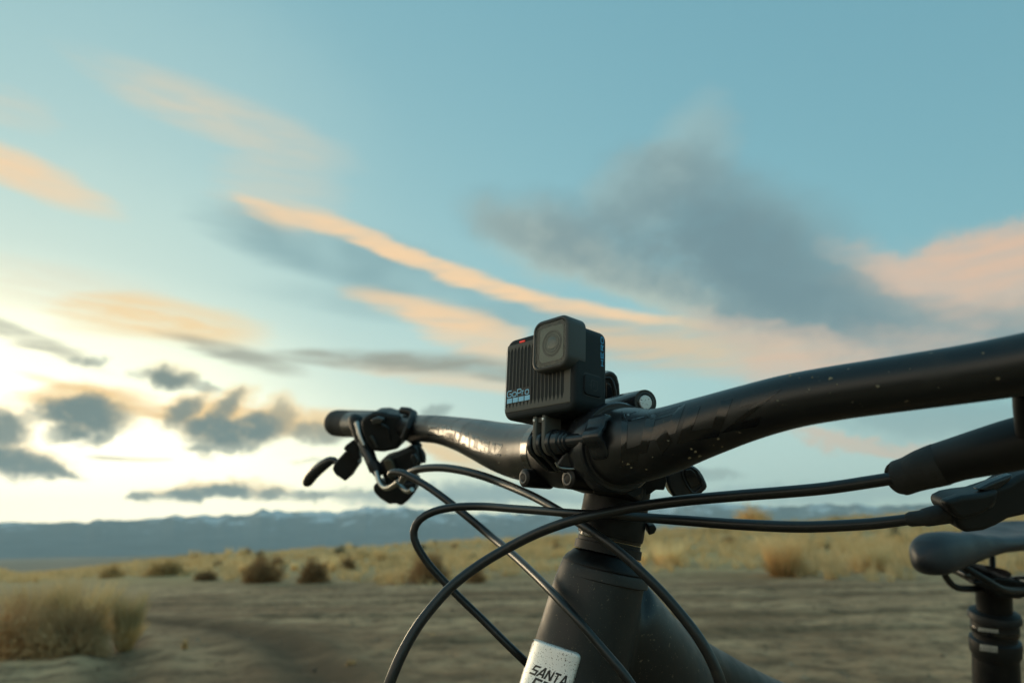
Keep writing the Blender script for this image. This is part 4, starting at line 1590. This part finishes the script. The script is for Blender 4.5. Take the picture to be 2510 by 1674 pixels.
# ---- left hand controls (far end of the bar)
gr = px_tube([(819, 1037, 52, .772), (822, 1037, 62, .770), (832, 1037, 65, .765), (850, 1038, 66, .755), (905, 1040, 68, .715), (930, 1041, 68, .70)], .004, 32)
MB().add(gr).build("grip", M_RUBBER, bike)
lev = MB().add(px_tube([(873, 1028, 34, .676), (876, 1040, 37, .674), (886, 1069, 37, .668), (893, 1088, 34, .665)], .003, 28)).build("brake_lever", M_BLACK, bike)
MB().add(px_tube([(866, 1024, 22, .682), (871, 1030, 36, .678), (876, 1040, 38, .676), (879, 1048, 38, .674)], .003, 28)).build("reservoir_cap", M_INK, lev)
MB().add(px_tube([(885, 1068, 30, .668), (889, 1078, 30, .666), (895, 1092, 33, .662), (904, 1113, 31, .655), (914, 1138, 29, .648), (919, 1150, 30, .645)], .003, 28)).build("master_cylinder", M_MOUNT, lev)
MB().add(px_tube([(874, 1035, 12, .662), (885, 1072, 13, .654), (893, 1092, 10, .650)], .003, 12)).build("silver_trim", M_STEEL, lev)
MB().add(px_tube([(912, 1136, 31, .645), (919, 1143, 34, .643), (925, 1154, 30, .640), (927, 1163, 24, .638)], .003, 8)).build("banjo_nut", M_BLACK, lev)
MB().add(px_tube([(923, 1157, 14, .636), (930, 1178, 14, .630), (939, 1192, 14, .622), (950, 1196, 14, .612), (964, 1190, 14, .600), (977, 1180, 14, .590)], .003, 14)).build("hose_end", M_STEEL, lev)
MB().add(px_tube([(980, 1188, 11, .60), (990, 1199, 12, .595), (1001, 1204, 12, .59), (1010, 1199, 11, .585)], .003, 14)).build("hose_end", M_STEEL, lev)
MB().add(px_tube([(830, 1152, 11, .70), (827, 1138, 12, .703), (820, 1128, 15, .706), (808, 1130, 23, .71), (794, 1139, 27, .715), (779, 1151, 29, .722), (767, 1163, 29, .728), (757, 1176, 28, .732), (752, 1185, 22, .734), (750, 1190, 10, .735)], .002, 20)).build("lever_blade", M_MOUNT, lev)
slab("lever_pivot", [(820, 1146), (824, 1132), (850, 1104), (864, 1096), (882, 1118), (884, 1134), (872, 1150), (862, 1166), (850, 1176), (846, 1171), (828, 1160)], .69, .02, M_BLACK, lev, .0022)
slab("lever_pivot", [(846, 1098), (852, 1088), (868, 1076), (884, 1092), (888, 1120), (876, 1128), (864, 1108)], .682, .018, M_BLACK, lev, .0016)
slab("bar_clamp", [(896, 1028), (906, 1014), (926, 1004), (950, 1003), (962, 1008), (988, 1012), (998, 1024), (1000, 1060), (985, 1092), (950, 1099), (925, 1097), (912, 1080), (900, 1050)], .668, .046, M_BLACK, lev, .005)
MB().add(sweep([P(*q) for q in ((985, 1006, .652), (1003, 1008, .645), (1014, 1014, .64), (1010, 1030, .622), (1001, 1050, .615), (990, 1075, .618))], .004, 12)).build("clamp_band", M_BLACK, lev)
slab("clamp_hinge", [(912, 1026), (926, 1020), (944, 1024), (940, 1036), (922, 1040), (913, 1036)], .638, .01, M_DARKSTEEL, lev, .0015)
MB().add(px_tube([(935, 1042, 10, .632), (950, 1050, 9, .632), (958, 1080, 8, .634)], .003, 12)).build("clamp_screw", M_BLACK, lev)
MB().add(px_tube([(908, 1068, 9, .640), (918, 1082, 8, .640), (924, 1096, 7, .640)], .003, 12)).build("clamp_screw", M_DARKSTEEL, lev)
sh = slab("shifter", [(936, 1126), (948, 1116), (975, 1108), (994, 1100), (1010, 1090), (1028, 1092), (1032, 1112), (1038, 1130), (1030, 1138), (1022, 1150), (1020, 1178), (1010, 1190), (960, 1190), (944, 1160)], .655, .03, M_BLACK, bike, .005)
slab("shifter_body", [(922, 1180), (938, 1176), (960, 1182), (990, 1176), (1026, 1170), (1025, 1196), (1008, 1216), (990, 1231), (974, 1224), (962, 1228), (938, 1212), (924, 1198)], .648, .032, M_BLACK, sh, .006)
slab("thumb_lever", [(1008, 1112), (1018, 1110), (1026, 1124), (1022, 1142), (1012, 1144), (1006, 1128)], .635, .006, M_MOUNT, sh, .002)
slab("thumb_lever", [(940, 1128), (952, 1120), (962, 1124), (970, 1146), (966, 1170), (956, 1168)], .633, .008, material("worn_bronze", (.10, .085, .06), .45, metal=.5), sh, .002)
MB().add(px_tube([(1022, 1096, 18, .65), (1034, 1116, 20, .648), (1036, 1134, 16, .646)], .003, 14)).build("barrel_adjuster", M_BLACK, sh)
MB().add(px_tube([(1030, 1095, 14, .66), (1010, 1076, 22, .665), (996, 1066, 24, .67)], .003, 14)).build("shifter_arm", M_BLACK, sh)

# ---- right hand controls (near end of the bar)
lev = MB().add(px_tube([(2300, 1139, 102, .268), (2345, 1125, 104, .262), (2420, 1106, 116, .253), (2500, 1086, 126, .246), (2600, 1062, 128, .238)], .003, 36)).build("brake_lever", M_BLACK, bike)
MB().add(px_tube([(2203, 1172, 80, .2765), (2206, 1171, 86, .2765), (2216, 1168, 87, .275), (2236, 1161, 88, .273), (2262, 1151, 96, .270), (2304, 1138, 104, .267), (2312, 1136, 100, .266)], .003, 36)).build("lever_boot", M_RUBBER, lev)
MB().add(lathe(P(2204, 1171, .2762), (P(2206, 1171, .2765) - P(2236, 1161, .273)), [(0, .0060), (.0006, .0050), (.0006, .0022), (-.003, .002)], 28, caps=False)).build("boot_mouth", M_INK, lev)
MB().add(px_tube([(2518, 962, 62, .232), (2522, 1000, 66, .234), (2528, 1060, 66, .238)], .003, 24)).build("clamp_post", M_BLACK, lev)
MB().add(px_tube([(2512, 938, 20, .2315), (2513, 944, 46, .2315), (2515, 952, 60, .232), (2517, 966, 64, .232)], .002, 24)).build("clamp_bolt", M_STEEL, lev)
sh = slab("shifter", [(2290, 1226), (2298, 1216), (2318, 1206), (2350, 1200), (2386, 1196), (2440, 1178), (2472, 1158), (2530, 1140), (2530, 1236), (2486, 1253), (2446, 1262), (2417, 1279), (2387, 1291), (2343, 1297), (2326, 1282), (2314, 1256), (2300, 1244)], .293, .014, M_BLACK, bike, .003, scale_back=.93)
slab("shifter_body", [(2340, 1214), (2400, 1200), (2460, 1180), (2540, 1150), (2540, 1226), (2470, 1246), (2400, 1262), (2350, 1276)], .306, .016, M_BLACK, sh, .004, scale_back=.9)
MB().add(lathe(P(2420, 1226, .2835), F, [(-.001, .0028), (0, .0034), (.004, .0036)], 20)).build("pivot_bolt", M_DARKSTEEL, sh)
slab("shifter_cover", [(2306, 1226), (2350, 1212), (2400, 1206), (2440, 1196), (2432, 1230), (2400, 1256), (2350, 1270), (2330, 1262)], .284, .006, M_BLACK, sh, .0025)
slab("thumb_lever", [(2388, 1197), (2420, 1180), (2460, 1164), (2476, 1160), (2466, 1178), (2440, 1196), (2410, 1204)], .286, .005, M_MOUNT, sh, .0012)
MB().add(px_tube([(2229, 1272, 30, .2955), (2232, 1272, 36, .295), (2262, 1269, 38, .294), (2268, 1268, 44, .294), (2318, 1258, 50, .293), (2340, 1255, 50, .292)], .003, 20)).build("cable_end", M_RUBBER, sh)
MB().add(px_tube([(2600, 876, 205, .212), (2760, 850, 215, .204), (3000, 800, 240, .19)], .004, 28)).build("grip", M_RUBBER, bike)

# ================================================================== camera mount and action camera
GR = np.array([[0.66677, 0.04096, -0.74413], [0.19177, 0.95544, 0.22442], [0.72016, -0.29234, 0.62920]])
GT = np.array([14.582, -17.322, -376.389])


def G(p):
    """local millimetres of the camera (x across, y up, z out of its front) -> world"""
    q = GR @ np.array(p, float) + GT
    return CAM + (R * q[0] + U * q[1] - F * q[2]) * .001


def Gd(v):
    q = GR @ np.array(v, float)
    return (R * q[0] + U * q[1] - F * q[2]).normalized()


mount = root("camera_mount", P(1480, 1100, .345), "black clamp mount with thumb knob gripping the handlebar beside the stem", "camera mount")
cl = MB()
c0 = P(1503, 1096, .3295)
cl.add(lathe(c0, bdir, [(-.009, .0165), (-.009, .0205), (-.0080, .0214), (.0062, .0214), (.0074, .0205), (.0074, .0165)], 72, caps=False))
clamp = cl.build("clamp_ring", M_MOUNT, mount)
MB().add(lathe(c0 + bdir * .0083, bdir, [(0, .0168), (.0003, .0172), (.0003, .0188), (0, .0192)], 72, caps=False)).build("clamp_liner", M_RUBBER, clamp)
# hinge with its pin and ribbed back
hc = P(1582, 986, .338)
hull_pts = ringl(hc, bdir, .0063) + ringl(hc - bdir * .022, bdir, .0063) + ringl(P(1520, 1015, .352), bdir, .009) + ringl(P(1520, 1015, .352) - bdir * .012, bdir, .009)
h_o = MB().add(hull(hull_pts)).build("hinge", M_MOUNT, clamp)
MB().add(lathe(hc, bdir, [(-.002, .0036), (.0002, .0036), (.0006, .0033), (.0007, .0001)], 32)).build("hinge_pin", M_SILVER, h_o)
MB().add(lathe(hc, bdir, [(.0001, .0038), (.0003, .0043), (.0001, .0048)], 40, caps=False)).build("pin_seat", M_GLOSS, h_o)
rb = MB()
for k in range(5):
    x0 = 1522 + k * 9
    rb.add(sweep([P(x0 - 4, 998 - 3 * k * .2, .345), P(x0 + 22, 966 - k * 1.0, .352)], .0008, 8))
rb.build("grip_rib", M_MOUNT, h_o)
# upright arm behind the camera
arm = slab("upright_arm", [(1468, 1046), (1468, 930), (1476, 914), (1490, 908), (1500, 911), (1508, 921), (1513, 940), (1515, 970), (1518, 1000), (1516, 1044)], .396, .016, M_MOUNT, mount, .003)
slab("arm_recess", [(1486, 936), (1496, 940), (1503, 958), (1505, 980), (1500, 990), (1486, 984)], .3872, .0016, M_GLOSS, arm, .0006)
MB().add(sweep([P(*q, .3868) for q in ((1484, 926), (1495, 926), (1502, 936), (1508, 958), (1509, 984), (1504, 996), (1490, 986))], .0009, 8)).build("arm_rim", M_MOUNT, arm)
slab("arm_foot", [(1478, 1004), (1490, 996), (1506, 1004), (1512, 1012), (1516, 1060), (1500, 1090), (1470, 1090), (1462, 1044), (1470, 1030)], .372, .018, M_MOUNT, mount, .003)
ZS = 1.0
# prongs, thumb screw and foot
AXY, AXZ = -38.2, -8.0
px_ = MB()
for x0 in (-7.2, -.3, 6.6):
    prof = [(AXY + 7.4 * math.sin(RAD(a)), AXZ + 7.4 * math.cos(RAD(a))) for a in range(-70, 111, 15)] + [(AXY + 2, AXZ - 9), (AXY - 3, AXZ - 26), (AXY - 13, AXZ - 26), (AXY - 13.5, AXZ - 8)]
    n = len(prof)
    v = [G((x0 - 1.4, y, z)) for y, z in prof] + [G((x0 + 1.4, y, z)) for y, z in prof]
    f = [list(range(n)), [n + i for i in range(n)][::-1]] + [[i, (i + 1) % n, n + (i + 1) % n, n + i][::-1] for i in range(n)]
    pr_o = obj("prong", v, f, M_MOUNT, mount)
    fix_normals(pr_o)
    m = pr_o.modifiers.new("bevel", 'BEVEL')
    m.width = .0005
    m.segments = 2
    m.limit_method = 'ANGLE'
ax = Gd((1, 0, 0))
screw = MB().add(lathe(G((8.0, AXY, AXZ)), ax, [(0, .0060), (.0006, .0066), (.0045, .0066), (.0050, .0056), (.0066, .0056), (.0070, .0048), (.0085, .0048), (.0090, .0038), (.0270, .0036), (.0276, .0034)], 40)).build("thumb_screw", M_MOUNT, mount)
MB().add(lathe(G((-8.8, AXY, AXZ)), ax, [(-.0022, .0040), (-.0014, .0056), (0, .0062)], 36)).build("end_nut", M_STEEL, screw)
# star shaped knob
kn, kf = [], []
nk = 60
rowsk = [(33.5, .62), (34.2, .86), (36, .98), (40, 1.0), (44.5, 1.0), (46, .95), (46.6, .86), (46.5, .70), (43.5, .58), (43.4, .05)]
for s, sc_ in rowsk:
    for k in range(nk):
        a = 2 * math.pi * k / nk
        lobes = 10.4 + 1.15 * math.cos(5 * a + .6) if sc_ > .6 else 10.4
        rr = lobes * sc_ * (1.0 if s > 35 else .9)
        kn.append(G((s, AXY + rr * math.sin(a), AXZ + rr * math.cos(a))))
for i in range(len(rowsk) - 1):
    for k in range(nk):
        k2 = (k + 1) % nk
        kf.append([i * nk + k, i * nk + k2, (i + 1) * nk + k2, (i + 1) * nk + k])
kf.append([(len(rowsk) - 1) * nk + k for k in range(nk)])
kf.append(list(range(nk))[::-1])
kno = obj("knob", kn, kf, M_MOUNT, screw)
MB().add(lathe(G((43.6, AXY, AXZ)), ax, [(0, .0026), (.0016, .0026), (.0018, .0016), (.0008, .0014)], 6)).build("knob_nut", M_DARKSTEEL, kno)
foot = slab("foot", [(1358, 1134), (1368, 1145), (1380, 1150), (1436, 1148), (1452, 1139), (1466, 1117), (1470, 1092), (1440, 1080), (1380, 1096)], .372, .024, M_MOUNT, mount, .003)
MB().add(sweep([r[:3] for r in spline([tuple(P(*q)) for q in ((1361, 1133, .3585), (1367, 1142, .358), (1378, 1147, .358), (1405, 1149, .358), (1434, 1146, .358), (1449, 1139, .358), (1459, 1128, .358), (1465, 1117, .358))], .002)], .0005, 8)).build("foot_rim", M_STEEL, foot)

# ---- the action camera itself
gp = root("action_camera", G((0, -23.85, -12)), "small black action camera with square lens and red light on top of the handlebar mount", "action camera")
body = MB().add(rbox(G, 56.6, 47.7, 6.2, fillet(0, -24.6, 2.4, 6))).build("body", M_BODY, gp)
# ribbed front
ribs_x0, ribs_x1 = -25.4, 22.4
gx, gy = 300, 92
vx, fx = [], []
pitch = 2.94
X0, X1, Y0, Y1 = -26.6, 24.6, -19.6, 20.4
for j in range(gy + 1):
    y = Y0 + (Y1 - Y0) * j / gy
    for i in range(gx + 1):
        x = X0 + (X1 - X0) * i / gx
        k = round((x - ribs_x0) / pitch)
        xc = ribs_x0 + k * pitch
        ytop, ybot = 18.4, -17.2
        tap = min(1.0, max(0.0, (ytop - y) / 2.6)) if y > 0 else min(1.0, max(0.0, (y - ybot) / 3.4))
        hw = 1.16 * tap
        d = 0.0
        if 0 <= k and xc <= ribs_x1 - 1.0 and hw > .02:
            u = abs(x - xc) / hw
            if u < 1:
                d = 2.4 * tap * min(1.0, (1 - u) * 2.2)
        e = min(x - X0, X1 - x, y - Y0, Y1 - y)
        z = .28 - d if e > .16 else -.05
        vx.append(G((x, y, z)))
for j in range(gy):
    for i in range(gx):
        a = j * (gx + 1) + i
        fx.append([a, a + 1, a + gx + 2, a + gx + 1])
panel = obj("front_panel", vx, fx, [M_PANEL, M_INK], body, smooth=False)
# the floor of each slot is painted black to deepen its shade
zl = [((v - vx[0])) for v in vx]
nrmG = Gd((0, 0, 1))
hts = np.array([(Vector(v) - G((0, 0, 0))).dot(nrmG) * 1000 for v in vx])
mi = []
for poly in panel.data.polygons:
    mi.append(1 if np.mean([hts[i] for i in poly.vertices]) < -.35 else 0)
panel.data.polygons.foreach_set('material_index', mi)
# seam line round the grille
mb = MB()
seam = [(-27.4, 14), (-27.4, -17), (-26.2, -19.6), (-23.5, -20.3), (20, -20.3), (23.6, -19.3), (25.0, -16.5), (25.2, -4)]
ribbon(mb, seam, .16, lambda p, q: G((p, q, .06)), 2)
ribbon(mb, [(-27.4, 14), (-27.3, 18), (-25.8, 20.2), (-18.6, 20.9), (-17.4, 21.9), (-11, 22.0), (-9.6, 21.0), (1, 21.0)], .16, lambda p, q: G((p, q, .06)), 2)
mb.build("seam", M_INK, body)
MB().add(rbox(lambda p: G((p[0] - 14.1, p[1] + 20.9, p[2])), 4.5, .95, .45, [(0, 0), (.42, 0), (.5, .1)])).build("record_light", M_RED, body, label="small glowing red light")
# word and four squares
lo = MB()
lp = lambda x, y, lift=0: G((x, y, .42 + lift * 1000))
xx = -24.8
for ch, w_ in (("G", 4.3), ("o", 3.9), ("P", 3.9), ("r", 2.4), ("o", 3.6)):
    for k, line in enumerate(GLYPH[ch]):
        ribbon(lo, [(xx + a * (w_ - .75), -10.7 + b * 3.7) for a, b in line], .52, lambda p, q, kk=k: lp(p, q, kk * 1e-5), .8)
    xx += w_ + .12
lo.build("wordmark", M_BLUE, body)
for k in range(4):
    x0 = -24.9 + k * 4.9
    MB().add(([G((x0, -14.2, .40)), G((x0 + 4.2, -14.2, .40)), G((x0 + 4.2, -11.5, .40)), G((x0, -11.5, .40)), G((x0, -14.2, -.8)), G((x0 + 4.2, -14.2, -.8)), G((x0 + 4.2, -11.5, -.8)), G((x0, -11.5, -.8))],
              [[0, 1, 2, 3], [4, 5, 1, 0], [5, 6, 2, 1], [6, 7, 3, 2], [7, 4, 0, 3]])).build("logo_square", M_BLUE, body, smooth=False)
# backing behind the word so that it reads over the slots
MB().add(([G((-25.2, -14.5, .30)), G((-5.2, -14.5, .30)), G((-5.2, -6.6, .30)), G((-25.2, -6.6, .30)), G((-25.2, -14.5, -.6)), G((-5.2, -14.5, -.6)), G((-5.2, -6.6, -.6)), G((-25.2, -6.6, -.6))],
          [[0, 1, 2, 3], [4, 5, 1, 0], [5, 6, 2, 1], [6, 7, 3, 2], [7, 4, 0, 3]])).build("logo_backing", M_INK, body, smooth=False)
# lens block
LC = (14.7, 12.6)
lens = MB().add(rbox(G, 27.6, 29.0, 6.2, [(-7, 0), (4.9, 0), (5.6, .25), (6.1, .7), (6.35, 1.2), (6.35, 1.9), (6.0, 2.2), (5.2, 2.25), (5.0, 2.3)], *LC, caps=(True, True))).build("lens_bezel", M_BEZEL, gp)
MB().add(rbox(G, 23.0, 24.4, 4.6, [(5.1, 0), (5.35, .1)], *LC)).build("lens_mask", M_LENSDARK, lens)
MB().add(rbox(G, 17.8, 19.4, 2.6, [(5.3, 0), (5.5, .05)], LC[0] + .4, LC[1])).build("lens_plate", M_LENSPLATE, lens)
gl_c = G((LC[0] + .9, LC[1] + .1, 0))
gz = Gd((0, 0, 1))
lz = .0055
for r_, w_, m_ in ((.0071, .00022, M_LENSRING), (.0063, .0003, M_LENSRING), (.0052, .00018, M_LENSRING)):
    MB().add(lathe(gl_c, gz, [(lz, r_ + w_), (lz + .00015, r_ + w_ * .6), (lz + .00015, r_ - w_ * .6), (lz, r_ - w_)], 64, caps=False)).build("lens_ring", m_, lens)
MB().add(lathe(gl_c, gz, [(lz, .0050), (lz + .00012, .0049), (lz + .00012, .0001)], 56)).build("lens_barrel", material("lens_grey", (.065, .075, .07), .3), lens)
MB().add(lathe(gl_c, gz, [(lz + .0001, .0034), (lz + .00026, .0030), (lz + .00034, .0018), (lz + .00036, .0001)], 48)).build("front_element", material("front_element", (.04, .055, .06), .06, spec=.9), lens)
MB().add(rbox(G, 23.2, 24.6, 4.6, [(6.0, 0), (6.08, 0)], *LC)).build("cover_glass", M_GLASS, lens)
# side: word, battery door
SX = 28.35
mb = MB()
yy = 3.3
for ch in "HERO":
    for k, line in enumerate(GLYPH[ch]):
        # letters run upwards, their tops towards the front
        ribbon(mb, [(yy + a * 3.4, b * 2.0) for a, b in line], .40, lambda p, q, kk=k: G((SX + .02 + kk * .01, p, -21.4 + q)), .8)
    yy += 4.3
mb.build("side_word", M_DEEPBLUE, body)


def SIDEP(p):                                        # outline in (z, y) on the right side, out along +x
    return G((28.3 + p[2], p[1] - 9.1, p[0] - 12.9))


door = MB().add(rbox(SIDEP, 14.0, 11.2, 2.4, [(-.5, 0), (.55, 0), (.9, .15), (1.0, .55)])).build("battery_door", M_BODY, body)
MB().add(rbox(SIDEP, 15.4, 12.6, 2.8, [(-.3, 0), (.05, 0), (.06, .3)])).build("door_gap", M_INK, body)
mb = MB()
icon = [(2.2, -2.2), (2.2, 2.0), (1.4, 2.8), (-2.6, 2.6), (-2.6, -1.6), (-1.8, -2.6), (.6, -2.6)]
ribbon(mb, icon, .35, lambda p, q: SIDEP((p, q, 1.04)), 1)
ribbon(mb, [(.6, -1), (.4, 1.2), (-.8, 1.2), (-.6, -.8)], .3, lambda p, q: SIDEP((p, q, 1.04)), 1)
ribbon(mb, [(2.2, .4), (3.2, -.6), (3.6, -.4)], .35, lambda p, q: SIDEP((p, q, 1.05)), 1)
mb.build("door_icon", M_INK, door)
# folding fingers with bright pins
for x0 in (-3.75, 3.15):
    prof = [(-22.5, -1.6 + 0), (-22.5, -14.4), (-38.2, -14.4)] + [(AXY + 6.6 * math.sin(RAD(a)), AXZ + 6.4 * math.cos(RAD(a))) for a in range(200, 345, 18)] + [(-38.2, -1.6)]
    n = len(prof)
    v = [G((x0 - 1.35, y, z)) for y, z in prof] + [G((x0 + 1.35, y, z)) for y, z in prof]
    f = [list(range(n)), [n + i for i in range(n)][::-1]] + [[i, (i + 1) % n, n + (i + 1) % n, n + i][::-1] for i in range(n)]
    fo = obj("mount_finger", v, f, M_PANEL, gp)
    fix_normals(fo)
    m = fo.modifiers.new("bevel", 'BEVEL')
    m.width = .0006
    m.segments = 3
    m.limit_method = 'ANGLE'
    MB().add(lathe(G((x0, -25.8, -1.5)), gz, [(-.0003, .0008), (.0004, .0007), (.0005, .0001)], 16)).build("pin", M_SILVER, fo)
MB().add(([G((x, y, z)) for x in (-2.4, 1.8) for y in (-24.2, -26.9) for z in (-3.2, -9)], [[0, 1, 3, 2], [4, 5, 7, 6], [0, 1, 5, 4], [2, 3, 7, 6], [0, 2, 6, 4], [1, 3, 7, 5]])).build("finger_link", M_PANEL, gp, smooth=False)
MB().add(rbox(lambda p: G((p[0], -23.9 - p[2] * .0 - (.35 if p[2] > 0 else 0), -9 + p[1])), 28, 11, 2, [(0, 0), (1, .3)])).build("base_plate", M_BODY, gp)
